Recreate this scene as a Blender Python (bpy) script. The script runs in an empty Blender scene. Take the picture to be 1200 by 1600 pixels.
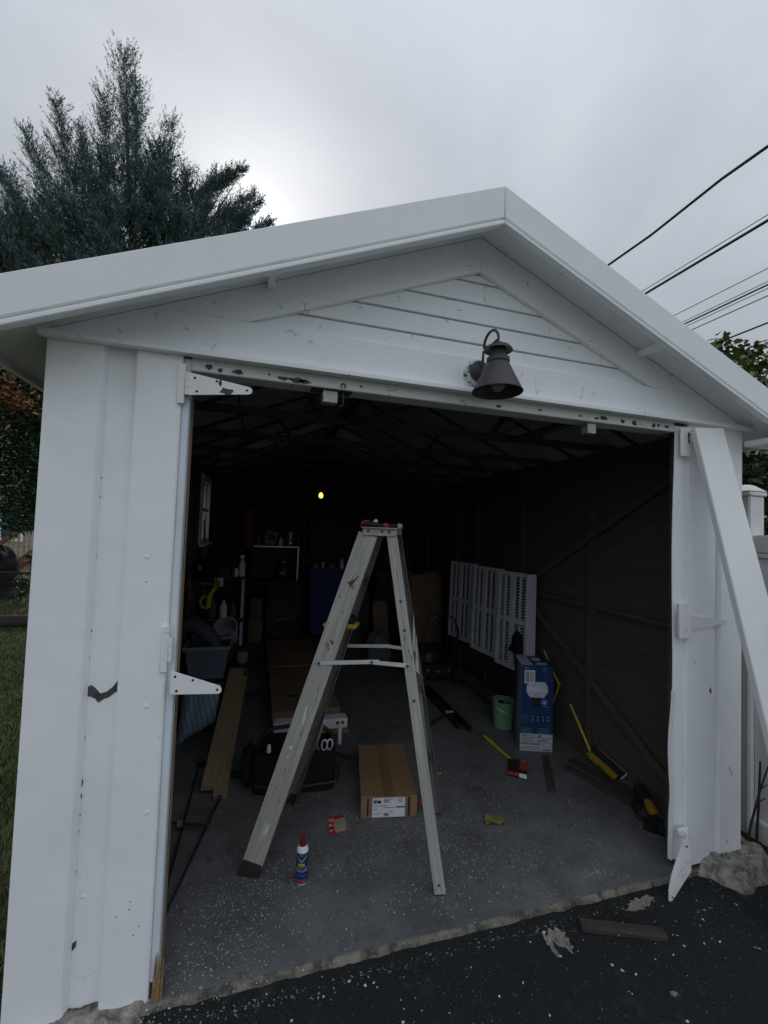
import bpy, bmesh, math, random
import numpy as np
from mathutils import Vector, Matrix
random.seed(7); RNG = np.random.default_rng(11)
SC = bpy.context.scene
COL = SC.collection
R = math.radians

# ---------------------------------------------------------------- camera
cam_d = bpy.data.cameras.new('camera'); cam = bpy.data.objects.new('camera', cam_d); COL.objects.link(cam)
cam_d.sensor_fit = 'HORIZONTAL'; cam_d.sensor_width = 36.0
cam_d.lens = 668.75 / 1200 * 36.0
cam_d.clip_start = 0.05; cam_d.clip_end = 2000
yaw, pitch, roll = .2819, .0393, .0366
fw = Vector((math.sin(yaw) * math.cos(pitch), math.cos(yaw) * math.cos(pitch), math.sin(pitch)))
rt = Vector((math.cos(yaw), -math.sin(yaw), 0)); up = rt.cross(fw)
r2 = rt * math.cos(roll) + up * math.sin(roll); u2 = up * math.cos(roll) - rt * math.sin(roll)
cam.matrix_world = Matrix(((r2.x, u2.x, -fw.x, .2602), (r2.y, u2.y, -fw.y, -1.6187), (r2.z, u2.z, -fw.z, 1.5938), (0, 0, 0, 1)))
SC.camera = cam

# ---------------------------------------------------------------- world: overcast sky with the sun veiled behind the garage
SUN_EL, SUN_AZ = R(34.7), R(-1.9)
SUN = Vector((math.sin(SUN_AZ) * math.cos(SUN_EL), math.cos(SUN_AZ) * math.cos(SUN_EL), math.sin(SUN_EL)))
W = bpy.data.worlds.new('World'); SC.world = W; W.use_nodes = True
nt = W.node_tree; nt.nodes.clear()
def N(t, typ, **kw):
    n = t.nodes.new(typ)
    for k, v in kw.items(): setattr(n, k, v)
    return n
def L(t, a, b): t.links.new(a, b)
def MATH(t, op, a, b=None, clamp=False):
    n = N(t, 'ShaderNodeMath', operation=op, use_clamp=clamp)
    for i, x in enumerate((a, b)):
        if x is None: continue
        if isinstance(x, (int, float)): n.inputs[i].default_value = x
        else: L(t, x, n.inputs[i])
    return n.outputs[0]
out = N(nt, 'ShaderNodeOutputWorld'); bg = N(nt, 'ShaderNodeBackground'); bg.inputs[1].default_value = 0.1
sky = N(nt, 'ShaderNodeTexSky', sky_type='NISHITA', sun_disc=False, sun_elevation=SUN_EL, sun_rotation=SUN_AZ, air_density=1.0, dust_density=2.0)
tc = N(nt, 'ShaderNodeTexCoord')
sep = N(nt, 'ShaderNodeSeparateXYZ'); L(nt, tc.outputs['Generated'], sep.inputs[0])
sz = MATH(nt, 'MAXIMUM', sep.outputs[2], 0.0)
grad = MATH(nt, 'MULTIPLY_ADD', sz, 0.66); grad.node.inputs[2].default_value = 0.34      # overcast: brighter towards the zenith
dot = N(nt, 'ShaderNodeVectorMath', operation='DOT_PRODUCT'); dot.inputs[1].default_value = SUN
nrm = N(nt, 'ShaderNodeVectorMath', operation='NORMALIZE'); L(nt, tc.outputs['Generated'], nrm.inputs[0]); L(nt, nrm.outputs[0], dot.inputs[0])
dp = MATH(nt, 'MAXIMUM', dot.outputs['Value'], 0.0)
g1 = MATH(nt, 'MULTIPLY', MATH(nt, 'POWER', dp, 1800.0), 1.2)
g2 = MATH(nt, 'MULTIPLY', MATH(nt, 'POWER', dp, 110.0), 0.30)
g3 = MATH(nt, 'MULTIPLY', MATH(nt, 'POWER', dp, 7.0), 0.02)
nz = N(nt, 'ShaderNodeTexNoise'); nz.inputs['Scale'].default_value = 1.9; nz.inputs['Detail'].default_value = 6; nz.inputs['Roughness'].default_value = .55; nz.inputs['Distortion'].default_value = .4
mp = N(nt, 'ShaderNodeMapping'); mp.inputs['Scale'].default_value = (1, 1, 1.8); mp.inputs['Rotation'].default_value = (.3, .5, .2)
L(nt, tc.outputs['Generated'], mp.inputs[0]); L(nt, mp.outputs[0], nz.inputs['Vector'])
cl = MATH(nt, 'MULTIPLY_ADD', nz.outputs['Fac'], 0.60); cl.node.inputs[2].default_value = 0.70
side = MATH(nt, 'MULTIPLY_ADD', sep.outputs[1], -0.28); side.node.inputs[2].default_value = 1.0      # sky brightened behind the camera to lift the facade
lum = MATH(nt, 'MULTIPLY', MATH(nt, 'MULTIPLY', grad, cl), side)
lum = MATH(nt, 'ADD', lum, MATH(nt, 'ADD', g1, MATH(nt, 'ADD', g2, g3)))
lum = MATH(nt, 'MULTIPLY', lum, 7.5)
tint = N(nt, 'ShaderNodeMix', data_type='RGBA'); tint.inputs['A'].default_value = (.86, .94, 1.08, 1); tint.inputs['B'].default_value = (.92, .98, 1.03, 1)
L(nt, nz.outputs['Fac'], tint.inputs['Factor'])
cc = N(nt, 'ShaderNodeVectorMath', operation='SCALE'); L(nt, tint.outputs['Result'], cc.inputs[0]); L(nt, lum, cc.inputs['Scale'])
mx = N(nt, 'ShaderNodeMix', data_type='RGBA'); mx.inputs['Factor'].default_value = .93
L(nt, sky.outputs[0], mx.inputs['A']); L(nt, cc.outputs[0], mx.inputs['B'])
L(nt, mx.outputs['Result'], bg.inputs[0]); L(nt, bg.outputs[0], out.inputs[0])

sun_d = bpy.data.lights.new('sun', 'SUN'); sun_d.energy = 0.9; sun_d.angle = R(14); sun_d.color = (1, .96, .9)
sun = bpy.data.objects.new('sun', sun_d); COL.objects.link(sun); sun.rotation_euler = (-SUN).to_track_quat('-Z', 'Y').to_euler(); sun.location = (0, 20, 20)

SC.view_settings.view_transform = 'Standard'; SC.view_settings.look = 'None'; SC.view_settings.gamma = 1.0
SC.view_settings.exposure = 0.38; SC.view_settings.use_curve_mapping = False
SC.render.engine = 'CYCLES'
cy = SC.cycles; cy.use_denoising = True; cy.max_bounces = 8; cy.diffuse_bounces = 6; cy.glossy_bounces = 3; cy.transmission_bounces = 5; cy.transparent_max_bounces = 8
cy.use_adaptive_sampling = True; cy.adaptive_threshold = .012; cy.sample_clamp_indirect = 6

# ---------------------------------------------------------------- materials
MATS = {}
def pmat(name, col, rough=.6, metal=0., var=.15, vs=5., stretch=(1, 1, 1), bump=0., bs=60., bst=None, col2=None, s2=8., lo=.55, hi=.62, dist=0.,
         emit=None, island=0., spec=.4, trans=0., coat=0., detail=5.):
    """principled with noisy tone; col2 appears in noise patches between lo..hi; island = random tone for each loose piece"""
    if name in MATS: return MATS[name]
    m = bpy.data.materials.new(name); m.use_nodes = True; t = m.node_tree; t.nodes.clear()
    o = N(t, 'ShaderNodeOutputMaterial'); b = N(t, 'ShaderNodeBsdfPrincipled'); L(t, b.outputs[0], o.inputs[0])
    co = N(t, 'ShaderNodeTexCoord'); ma = N(t, 'ShaderNodeMapping'); ma.inputs['Scale'].default_value = stretch; L(t, co.outputs['Object'], ma.inputs[0])
    n1 = N(t, 'ShaderNodeTexNoise'); n1.inputs['Scale'].default_value = vs; n1.inputs['Detail'].default_value = detail; n1.inputs['Roughness'].default_value = .6; L(t, ma.outputs[0], n1.inputs['Vector'])
    a = N(t, 'ShaderNodeMix', data_type='RGBA'); c = Vector(col)
    a.inputs['A'].default_value = (*(c * (1 - var)), 1); a.inputs['B'].default_value = (*(c * (1 + var)), 1)
    rr = N(t, 'ShaderNodeMapRange'); rr.inputs[1].default_value = .3; rr.inputs[2].default_value = .7; L(t, n1.outputs['Fac'], rr.inputs[0]); L(t, rr.outputs[0], a.inputs['Factor'])
    cur = a.outputs['Result']
    if col2 is not None:
        n2 = N(t, 'ShaderNodeTexNoise'); n2.inputs['Scale'].default_value = s2; n2.inputs['Detail'].default_value = 6; n2.inputs['Roughness'].default_value = .65; n2.inputs['Distortion'].default_value = dist
        L(t, ma.outputs[0], n2.inputs['Vector'])
        r3 = N(t, 'ShaderNodeMapRange'); r3.inputs[1].default_value = lo; r3.inputs[2].default_value = hi; L(t, n2.outputs['Fac'], r3.inputs[0])
        x = N(t, 'ShaderNodeMix', data_type='RGBA'); L(t, r3.outputs[0], x.inputs['Factor']); L(t, cur, x.inputs['A']); x.inputs['B'].default_value = (*col2, 1); cur = x.outputs['Result']
    if island:
        g = N(t, 'ShaderNodeNewGeometry'); mr = N(t, 'ShaderNodeMapRange'); mr.inputs[3].default_value = 1 - island; mr.inputs[4].default_value = 1 + island; L(t, g.outputs['Random Per Island'], mr.inputs[0])
        v = N(t, 'ShaderNodeVectorMath', operation='SCALE'); L(t, cur, v.inputs[0]); L(t, mr.outputs[0], v.inputs['Scale']); cur = v.outputs[0]
    L(t, cur, b.inputs['Base Color'])
    b.inputs['Roughness'].default_value = rough; b.inputs['Metallic'].default_value = metal; b.inputs['Specular IOR Level'].default_value = spec
    if coat: b.inputs['Coat Weight'].default_value = coat; b.inputs['Coat Roughness'].default_value = .15
    if trans: b.inputs['Transmission Weight'].default_value = trans
    if emit: b.inputs['Emission Color'].default_value = (*emit[0], 1); b.inputs['Emission Strength'].default_value = emit[1]
    if bump:
        n3 = N(t, 'ShaderNodeTexNoise'); n3.inputs['Scale'].default_value = bs; n3.inputs['Detail'].default_value = 4
        m3 = N(t, 'ShaderNodeMapping'); m3.inputs['Scale'].default_value = bst or stretch; L(t, co.outputs['Object'], m3.inputs[0]); L(t, m3.outputs[0], n3.inputs['Vector'])
        bu = N(t, 'ShaderNodeBump'); bu.inputs['Strength'].default_value = bump; bu.inputs['Distance'].default_value = .01; L(t, n3.outputs['Fac'], bu.inputs['Height']); L(t, bu.outputs[0], b.inputs['Normal'])
    MATS[name] = m; return m

def white_paint(name, col, crack=.5, dirt=.0, dent=.25):
    """old house paint: faint tone drift, hairline cracks and lifted curls, brush relief, shallow dents"""
    m = bpy.data.materials.new(name); m.use_nodes = True; t = m.node_tree; t.nodes.clear()
    o = N(t, 'ShaderNodeOutputMaterial'); b = N(t, 'ShaderNodeBsdfPrincipled'); L(t, b.outputs[0], o.inputs[0])
    co = N(t, 'ShaderNodeTexCoord').outputs['Object']
    def noise(s, d=4, r=.6, dist=0., vec=co):
        n = N(t, 'ShaderNodeTexNoise'); n.inputs['Scale'].default_value = s; n.inputs['Detail'].default_value = d; n.inputs['Roughness'].default_value = r; n.inputs['Distortion'].default_value = dist; L(t, vec, n.inputs['Vector']); return n.outputs['Fac']
    def ramp(v, lo, hi):
        n = N(t, 'ShaderNodeMapRange'); n.inputs[1].default_value = lo; n.inputs[2].default_value = hi; L(t, v, n.inputs[0]); return n.outputs[0]
    c = Vector(col)
    a = N(t, 'ShaderNodeMix', data_type='RGBA'); a.inputs['A'].default_value = (*(c * .955), 1); a.inputs['B'].default_value = (*c, 1); L(t, ramp(noise(2.3, 5, .62), .35, .6), a.inputs['Factor'])
    # grey grime in patches
    gm = N(t, 'ShaderNodeMix', data_type='RGBA'); L(t, a.outputs['Result'], gm.inputs['A']); gm.inputs['B'].default_value = (*(c * .62), 1)
    L(t, MATH(t, 'MULTIPLY', ramp(noise(7, 9, .75), .55, .78), .22 + dirt), gm.inputs['Factor'])
    # hairline cracks: voronoi edges, only inside noise patches
    vo = N(t, 'ShaderNodeTexVoronoi', feature='DISTANCE_TO_EDGE'); vo.inputs['Scale'].default_value = 11
    wv = N(t, 'ShaderNodeMix', data_type='VECTOR'); wv.inputs['Factor'].default_value = .12; L(t, co, wv.inputs['A'])
    nn = N(t, 'ShaderNodeTexNoise'); nn.inputs['Scale'].default_value = 6; nn.inputs['Detail'].default_value = 3; L(t, co, nn.inputs['Vector']); L(t, nn.outputs['Color'], wv.inputs['B']); L(t, wv.outputs['Result'], vo.inputs['Vector'])
    e = ramp(vo.outputs['Distance'], .016, .004)
    e = MATH(t, 'MULTIPLY', e, ramp(noise(7.3, 2), .60, .66)); e = MATH(t, 'MULTIPLY', e, crack)
    k = N(t, 'ShaderNodeMix', data_type='RGBA'); L(t, gm.outputs['Result'], k.inputs['A']); k.inputs['B'].default_value = (.12, .12, .13, 1); L(t, e, k.inputs['Factor'])
    # pinholes and specks
    sp = MATH(t, 'MULTIPLY', ramp(noise(70, 3, .6), .70, .76), .5)
    k2 = N(t, 'ShaderNodeMix', data_type='RGBA'); L(t, k.outputs['Result'], k2.inputs['A']); k2.inputs['B'].default_value = (.22, .22, .23, 1); L(t, sp, k2.inputs['Factor'])
    L(t, k2.outputs['Result'], b.inputs['Base Color']); b.inputs['Roughness'].default_value = .55; b.inputs['Specular IOR Level'].default_value = .3
    h = MATH(t, 'ADD', MATH(t, 'MULTIPLY', noise(3.5, 2), dent * 6), MATH(t, 'MULTIPLY', noise(120, 3), .18)); h = MATH(t, 'ADD', h, MATH(t, 'MULTIPLY', e, .5))
    bu = N(t, 'ShaderNodeBump'); bu.inputs['Strength'].default_value = .45; bu.inputs['Distance'].default_value = .006; L(t, h, bu.inputs['Height']); L(t, bu.outputs[0], b.inputs['Normal'])
    MATS[name] = m; return m

M_WALL = white_paint('white_wall_paint', (.915, .93, .945), .12, .0, .5)
M_GABLE = white_paint('white_gable_paint', (.89, .91, .93), .9, .1, .2)
M_BARGE = white_paint('white_barge_paint', (.89, .91, .925), .1, .0, .15)
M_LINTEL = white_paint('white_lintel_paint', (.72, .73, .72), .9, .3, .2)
M_TRIM = white_paint('white_trim_paint', (.88, .89, .90), .0, .0, .05)
M_BARE = pmat('bare_dark_metal', (.07, .065, .065), .7, 0, .4, 30, bump=.4, bs=90, col2=(.16, .10, .07), s2=35)
M_GALV = pmat('galvanised_edge', (.72, .77, .82), .5, .0, .12, 12, (1, 1, .15), bump=.15)
M_DARKGAP = pmat('dark_gap', (.05, .05, .055), .9)
M_CONC = pmat('rough_concrete', (.30, .285, .25), .95, 0, .45, 30, bump=1.0, bs=90, col2=(.09, .08, .07), s2=22, lo=.50, hi=.66)
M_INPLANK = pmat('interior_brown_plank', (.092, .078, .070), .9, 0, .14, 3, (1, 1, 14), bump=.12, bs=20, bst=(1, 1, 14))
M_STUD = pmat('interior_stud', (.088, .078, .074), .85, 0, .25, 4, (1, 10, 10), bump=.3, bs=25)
M_CEIL = pmat('roof_sheet_grey', (.42, .46, .56), .75, 0, .2, 3.5, bump=.2, bs=15, col2=(.58, .61, .68), s2=5, lo=.6, hi=.72)
M_CEIL2 = pmat('roof_sheet_pale', (.85, .86, .88), .75, 0, .25, 6, bump=.2, bs=15)
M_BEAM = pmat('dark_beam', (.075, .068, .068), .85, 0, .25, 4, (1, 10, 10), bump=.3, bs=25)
M_SHINGLE = pmat('roof_shingle', (.06, .062, .07), .95, 0, .4, 40, bump=.8, bs=120)

def floor_material():
    m = bpy.data.materials.new('painted_concrete_floor'); m.use_nodes = True; t = m.node_tree; t.nodes.clear()
    o = N(t, 'ShaderNodeOutputMaterial'); b = N(t, 'ShaderNodeBsdfPrincipled'); L(t, b.outputs[0], o.inputs[0])
    co = N(t, 'ShaderNodeTexCoord').outputs['Object']
    def noise(s, d=5, r=.6):
        n = N(t, 'ShaderNodeTexNoise'); n.inputs['Scale'].default_value = s; n.inputs['Detail'].default_value = d; n.inputs['Roughness'].default_value = r; L(t, co, n.inputs['Vector']); return n.outputs['Fac']
    def ramp(v, lo, hi):
        n = N(t, 'ShaderNodeMapRange'); n.inputs[1].default_value = lo; n.inputs[2].default_value = hi; L(t, v, n.inputs[0]); return n.outputs[0]
    def mix(a, bcol, f):
        n = N(t, 'ShaderNodeMix', data_type='RGBA'); L(t, a, n.inputs['A']); n.inputs['B'].default_value = (*bcol, 1); L(t, f, n.inputs['Factor']); return n.outputs['Result']
    a = N(t, 'ShaderNodeMix', data_type='RGBA'); a.inputs['A'].default_value = (.098, .100, .103, 1); a.inputs['B'].default_value = (.172, .175, .178, 1); L(t, ramp(noise(2.2, 6, .65), .35, .65), a.inputs['Factor'])
    c = mix(a.outputs['Result'], (.06, .06, .065), MATH(t, 'MULTIPLY', ramp(noise(22, 5, .7), .56, .70), .6))
    c = mix(c, (.075, .06, .045), MATH(t, 'MULTIPLY', ramp(noise(5, 6, .7), .58, .72), .5))
    c = mix(c, (.20, .20, .20), MATH(t, 'MULTIPLY', ramp(noise(60, 3, .6), .62, .72), .5))
    c = mix(c, (.40, .40, .39), MATH(t, 'MULTIPLY', ramp(noise(190, 3, .6), .64, .72), .75))
    c = mix(c, (.30, .30, .29), MATH(t, 'MULTIPLY', ramp(noise(75, 4, .7), .63, .74), .6))
    c = mix(c, (.035, .033, .032), MATH(t, 'MULTIPLY', ramp(noise(150, 3, .6), .60, .70), .8))
    c = mix(c, (.045, .040, .035), MATH(t, 'MULTIPLY', ramp(noise(3.1, 7, .72), .55, .70), .55))
    L(t, c, b.inputs['Base Color']); L(t, MATH(t, 'MULTIPLY_ADD', noise(14), .3), b.inputs['Roughness'])
    b.inputs['Roughness'].links[0].from_node.inputs[2].default_value = .5; b.inputs['Specular IOR Level'].default_value = .25
    bu = N(t, 'ShaderNodeBump'); bu.inputs['Strength'].default_value = .5; bu.inputs['Distance'].default_value = .004; L(t, MATH(t, 'ADD', noise(70, 4), MATH(t, 'MULTIPLY', noise(9, 3), 1.5)), bu.inputs['Height']); L(t, bu.outputs[0], b.inputs['Normal'])
    return m
M_FLOOR = floor_material()
M_ASPH = pmat('sealed_asphalt', (.026, .029, .030), .92, 0, .75, 210, bump=1.0, bs=190, col2=(.085, .085, .080), s2=9, lo=.58, hi=.85, spec=.2)
M_SOIL = pmat('lawn_soil', (.075, .085, .04), .95, 0, .4, 6, bump=.8, bs=30)
M_GRASS = pmat('grass_blade', (.075, .11, .03), .7, 0, .3, 1.2, col2=(.15, .14, .06), s2=2.5, lo=.5, hi=.65, island=.45)
M_FLAKE = pmat('paint_flake', (.62, .63, .63), .7, 0, .1, 20, island=.3)
M_ALU = pmat('ladder_rail', (.42, .405, .375), .6, .1, .28, 2.5, (.8, 34, 34), bump=.5, bs=3, bst=(1, 60, 60), col2=(.11, .095, .08), s2=5, lo=.60, hi=.70)
M_ALU_SHADED = pmat('ladder_rail_shaded', (.19, .183, .175), .6, .2, .3, 3, (.8, 34, 34), bump=.3, bs=14, col2=(.10, .085, .07), s2=10, lo=.6, hi=.7)  # darker copy of the rail metal, shade of turned-away faces painted in
M_STEEL = pmat('steel', (.55, .56, .57), .4, .8, .15, 20)
M_DSTEEL = pmat('dark_steel', (.06, .062, .068), .5, .6, .2, 20)
M_SCREW = pmat('screw_head', (.10, .095, .09), .6, .5, .2, 60)
M_BLACK = pmat('black_plastic', (.018, .018, .02), .55, 0, .3, 20, bump=.15)
M_FABBLK = pmat('black_fabric', (.009, .009, .011), .9, 0, .3, 40, bump=.7, bs=180)
M_RUBBER = pmat('black_rubber', (.02, .02, .02), .85)
M_CARD = pmat('cardboard', (.25, .145, .075), .85, 0, .12, 3, (1, 1, 1), bump=.15, bs=30)
M_CARD2 = pmat('cardboard_dusty', (.19, .125, .08), .9, 0, .2, 3, bump=.15, bs=30)
M_LABEL = pmat('label_white', (.70, .71, .73), .6, 0, .04, 3)
M_INK = pmat('ink_black', (.025, .025, .03), .6)
M_LUMBER = pmat('lumber', (.27, .205, .12), .75, 0, .25, 3, (.5, 14, 14), bump=.3, bs=12, bst=(.6, 20, 20), col2=(.14, .09, .05), s2=3, lo=.55, hi=.7, island=.1)
M_OLDWOOD = pmat('old_dark_wood', (.055, .045, .038), .9, 0, .35, 4, (1, 12, 12), bump=.5, bs=20)
M_YELLOW = pmat('yellow_paint', (.60, .44, .04), .45, 0, .12, 8)
M_RED = pmat('red_plastic', (.42, .03, .025), .45, 0, .12, 8)
M_BLUE = pmat('blue_plastic', (.012, .03, .17), .5, 0, .15, 6)

# ---------------------------------------------------------------- mesh helpers
ORG = {}
def wloc(o):
    return ORG.get(o.name, Vector((0, 0, 0))) if o else Vector((0, 0, 0))
def thing(name, loc, label, cat, group=None):
    o = bpy.data.objects.new(name, None); COL.objects.link(o); o.location = loc; o.empty_display_size = .1
    ORG[o.name] = Vector(loc); return tag(o, label, cat, group)
def tag(o, label=None, cat=None, group=None, kind=None):
    if label: o['label'] = label
    if cat: o['category'] = cat
    if group: o['group'] = group
    if kind: o['kind'] = kind
    return o
def finish(me, smooth=True):
    if smooth:
        me.polygons.foreach_set('use_smooth', [True] * len(me.polygons)); me.set_sharp_from_angle(angle=R(38))
    me.update()
class MB:
    def __init__(s): s.v = []; s.f = []
    def add(s, vs, fs):
        k = len(s.v); s.v += [Vector(p) for p in vs]; s.f += [tuple(i + k for i in q) for q in fs]; return s
    def box(s, x0, x1, y0, y1, z0, z1):
        return s.add([(x0, y0, z0), (x1, y0, z0), (x1, y1, z0), (x0, y1, z0), (x0, y0, z1), (x1, y0, z1), (x1, y1, z1), (x0, y1, z1)],
                     [(0, 3, 2, 1), (4, 5, 6, 7), (0, 1, 5, 4), (1, 2, 6, 5), (2, 3, 7, 6), (3, 0, 4, 7)])
    def hexa(s, a, b):                 # two quads (lists of 4 points)
        return s.add(list(a) + list(b), [(3, 2, 1, 0), (4, 5, 6, 7), (0, 1, 5, 4), (1, 2, 6, 5), (2, 3, 7, 6), (3, 0, 4, 7)])
    def obox(s, c, X, Y, Z, sx, sy, sz):
        c, X, Y, Z = Vector(c), Vector(X) * sx / 2, Vector(Y) * sy / 2, Vector(Z) * sz / 2
        return s.hexa([c - X - Y - Z, c + X - Y - Z, c + X + Y - Z, c - X + Y - Z], [c - X - Y + Z, c + X - Y + Z, c + X + Y + Z, c - X + Y + Z])
    def prism(s, poly, fn, h0, h1):    # poly of (a,b); fn(a,b,h) -> point
        n = len(poly)
        return s.add([fn(a, b, h0) for a, b in poly] + [fn(a, b, h1) for a, b in poly],
                     [tuple(range(n))[::-1], tuple(range(n, 2 * n))] + [(i, (i + 1) % n, n + (i + 1) % n, n + i) for i in range(n)])
    def tube(s, pts, r, n=8, cap=True):
        pts = [Vector(p) for p in pts]; rs = r if isinstance(r, (list, tuple)) else [r] * len(pts)
        k = len(s.v); ref = None
        for i, p in enumerate(pts):
            d = (pts[min(i + 1, len(pts) - 1)] - pts[max(i - 1, 0)]).normalized()
            if ref is None: ref = d.orthogonal().normalized()
            ref = (ref - d * ref.dot(d)).normalized(); q = d.cross(ref)
            for j in range(n):
                a = 2 * math.pi * j / n; s.v.append(p + (ref * math.cos(a) + q * math.sin(a)) * rs[i])
        for i in range(len(pts) - 1):
            for j in range(n):
                s.f.append((k + i * n + j, k + i * n + (j + 1) % n, k + (i + 1) * n + (j + 1) % n, k + (i + 1) * n + j))
        if cap:
            s.f.append(tuple(k + j for j in range(n))[::-1]); s.f.append(tuple(k + (len(pts) - 1) * n + j for j in range(n)))
        return s
    def lathe(s, prof, c, n=24, X=(1, 0, 0), Y=(0, 1, 0), Z=(0, 0, 1), sy=1.):
        c, X, Y, Z = Vector(c), Vector(X), Vector(Y), Vector(Z); k = len(s.v)
        for r, z in prof:
            for j in range(n):
                a = 2 * math.pi * j / n; s.v.append(c + X * (math.cos(a) * r) + Y * (math.sin(a) * r * sy) + Z * z)
        for i in range(len(prof) - 1):
            for j in range(n):
                s.f.append((k + i * n + j, k + i * n + (j + 1) % n, k + (i + 1) * n + (j + 1) % n, k + (i + 1) * n + j))
        if prof[0][0] > 1e-6: s.f.append(tuple(k + j for j in range(n))[::-1])
        if prof[-1][0] > 1e-6: s.f.append(tuple(k + (len(prof) - 1) * n + j for j in range(n)))
        return s
    def grid(s, fn, nu, nv):
        k = len(s.v)
        for i in range(nu + 1):
            for j in range(nv + 1): s.v.append(Vector(fn(i / nu, j / nv)))
        for i in range(nu):
            for j in range(nv):
                a = k + i * (nv + 1) + j; s.f.append((a, a + nv + 1, a + nv + 2, a + 1))
        return s
    def build(s, name, mat, parent=None, bevel=0., seg=1, smooth=True, sub=0, solid=0.):
        me = bpy.data.meshes.new(name)
        if parent is not None: org = wloc(parent)
        else:
            xs = [p.x for p in s.v]; ys = [p.y for p in s.v]; zs = [p.z for p in s.v]
            org = Vector(((min(xs) + max(xs)) / 2, (min(ys) + max(ys)) / 2, min(zs)))
        me.from_pydata([p - org for p in s.v], [], s.f)
        if bevel or solid:
            bm = bmesh.new(); bm.from_mesh(me); bmesh.ops.remove_doubles(bm, verts=bm.verts, dist=1e-5)
            bmesh.ops.recalc_face_normals(bm, faces=bm.faces)
            if solid: bmesh.ops.solidify(bm, geom=bm.faces[:], thickness=solid)
            if bevel: bmesh.ops.bevel(bm, geom=bm.edges[:], offset=bevel, segments=seg, affect='EDGES', clamp_overlap=True)
            bm.to_mesh(me); bm.free()
        finish(me, smooth)
        me.materials.append(mat)
        o = bpy.data.objects.new(name, me); COL.objects.link(o)
        if parent is not None: o.parent = parent; ORG[o.name] = org
        else: o.location = org; ORG[o.name] = org
        if sub:
            md = o.modifiers.new('sub', 'SUBSURF'); md.levels = sub; md.render_levels = sub
        return o
def board(name, A, B, wdir, w, t, mat, parent=None, bevel=.002, taper=1.):
    """a straight piece A->B, length on its local X so that wood grain follows it; w along wdir, t along the third axis"""
    A, B = Vector(A), Vector(B); X = (B - A); l = X.length; X.normalize()
    Y = Vector(wdir); Y = (Y - X * Y.dot(X)).normalized(); Z = X.cross(Y)
    me = bpy.data.meshes.new(name); b = MB().hexa([(0, -w / 2, -t / 2), (l, -w / 2 * taper, -t / 2), (l, w / 2 * taper, -t / 2), (0, w / 2, -t / 2)], [(0, -w / 2, t / 2), (l, -w / 2 * taper, t / 2), (l, w / 2 * taper, t / 2), (0, w / 2, t / 2)])
    me.from_pydata(b.v, [], b.f)
    bm = bmesh.new(); bm.from_mesh(me)
    bmesh.ops.recalc_face_normals(bm, faces=bm.faces)
    if bevel: bmesh.ops.bevel(bm, geom=bm.edges[:], offset=bevel, segments=1, affect='EDGES', clamp_overlap=True)
    bm.to_mesh(me); bm.free(); finish(me); me.materials.append(mat)
    o = bpy.data.objects.new(name, me); COL.objects.link(o)
    mw = Matrix(((X.x, Y.x, Z.x, A.x), (X.y, Y.y, Z.y, A.y), (X.z, Y.z, Z.z, A.z), (0, 0, 0, 1)))
    if parent is not None:
        o.parent = parent; mw.translation = A - wloc(parent)
    o.matrix_local = mw; ORG[o.name] = A
    return o
XZ = lambda a, b, h: (a, h, b)          # polygon in x,z extruded along y
XY = lambda a, b, h: (a, b, h)
YZ = lambda a, b, h: (h, a, b)
def text2d(s, size):
    cu = bpy.data.curves.new('t', 'FONT'); cu.body = s; cu.size = size; cu.align_x = 'CENTER'; cu.align_y = 'CENTER'; cu.resolution_u = 2
    ob = bpy.data.objects.new('t', cu); COL.objects.link(ob)
    me = bpy.data.meshes.new_from_object(ob.evaluated_get(bpy.context.evaluated_depsgraph_get()))
    vs = [v.co.copy() for v in me.vertices]; fs = [tuple(p.vertices) for p in me.polygons]
    bpy.data.objects.remove(ob); bpy.data.curves.remove(cu); bpy.data.meshes.remove(me)
    return vs, fs
def jag(cx, cy, rx, ry, n=11, k=.35, rnd=random):
    return [(cx + math.cos(2 * math.pi * i / n) * rx * (1 + rnd.uniform(-k, k)), cy + math.sin(2 * math.pi * i / n) * ry * (1 + rnd.uniform(-k, k))) for i in range(n)]
def quads_mesh(name, P, F, mat, parent=None, smooth=False):
    """numpy points (n,4,3) as loose quads in one mesh"""
    n = len(P); me = bpy.data.meshes.new(name); org = np.array(wloc(parent)) if parent is not None else np.array((P[..., 0].mean(), P[..., 1].mean(), P[..., 2].min()))
    V = (P - org).reshape(-1, 3).astype(np.float32); k = P.shape[1]
    me.vertices.add(len(V)); me.vertices.foreach_set('co', V.ravel()); me.loops.add(n * k); me.loops.foreach_set('vertex_index', np.arange(n * k, dtype=np.int32))
    me.polygons.add(n); me.polygons.foreach_set('loop_start', np.arange(0, n * k, k, dtype=np.int32)); me.update(calc_edges=True); me.validate()
    me.materials.append(mat); o = bpy.data.objects.new(name, me); COL.objects.link(o)
    if parent is not None: o.parent = parent
    else: o.location = org
    ORG[o.name] = Vector(org); return o
def diamonds(p, d, l, w, rng):
    """leaf-sized faces: p base points, d directions, l lengths, w widths"""
    d = d / np.linalg.norm(d, axis=1, keepdims=True); r = rng.normal(size=d.shape); s = np.cross(d, r); s /= np.linalg.norm(s, axis=1, keepdims=True) + 1e-9
    l = l[:, None]; w = w[:, None]
    return np.stack([p, p + d * l * .45 + s * w * .5, p + d * l, p + d * l * .45 - s * w * .5], 1)

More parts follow.
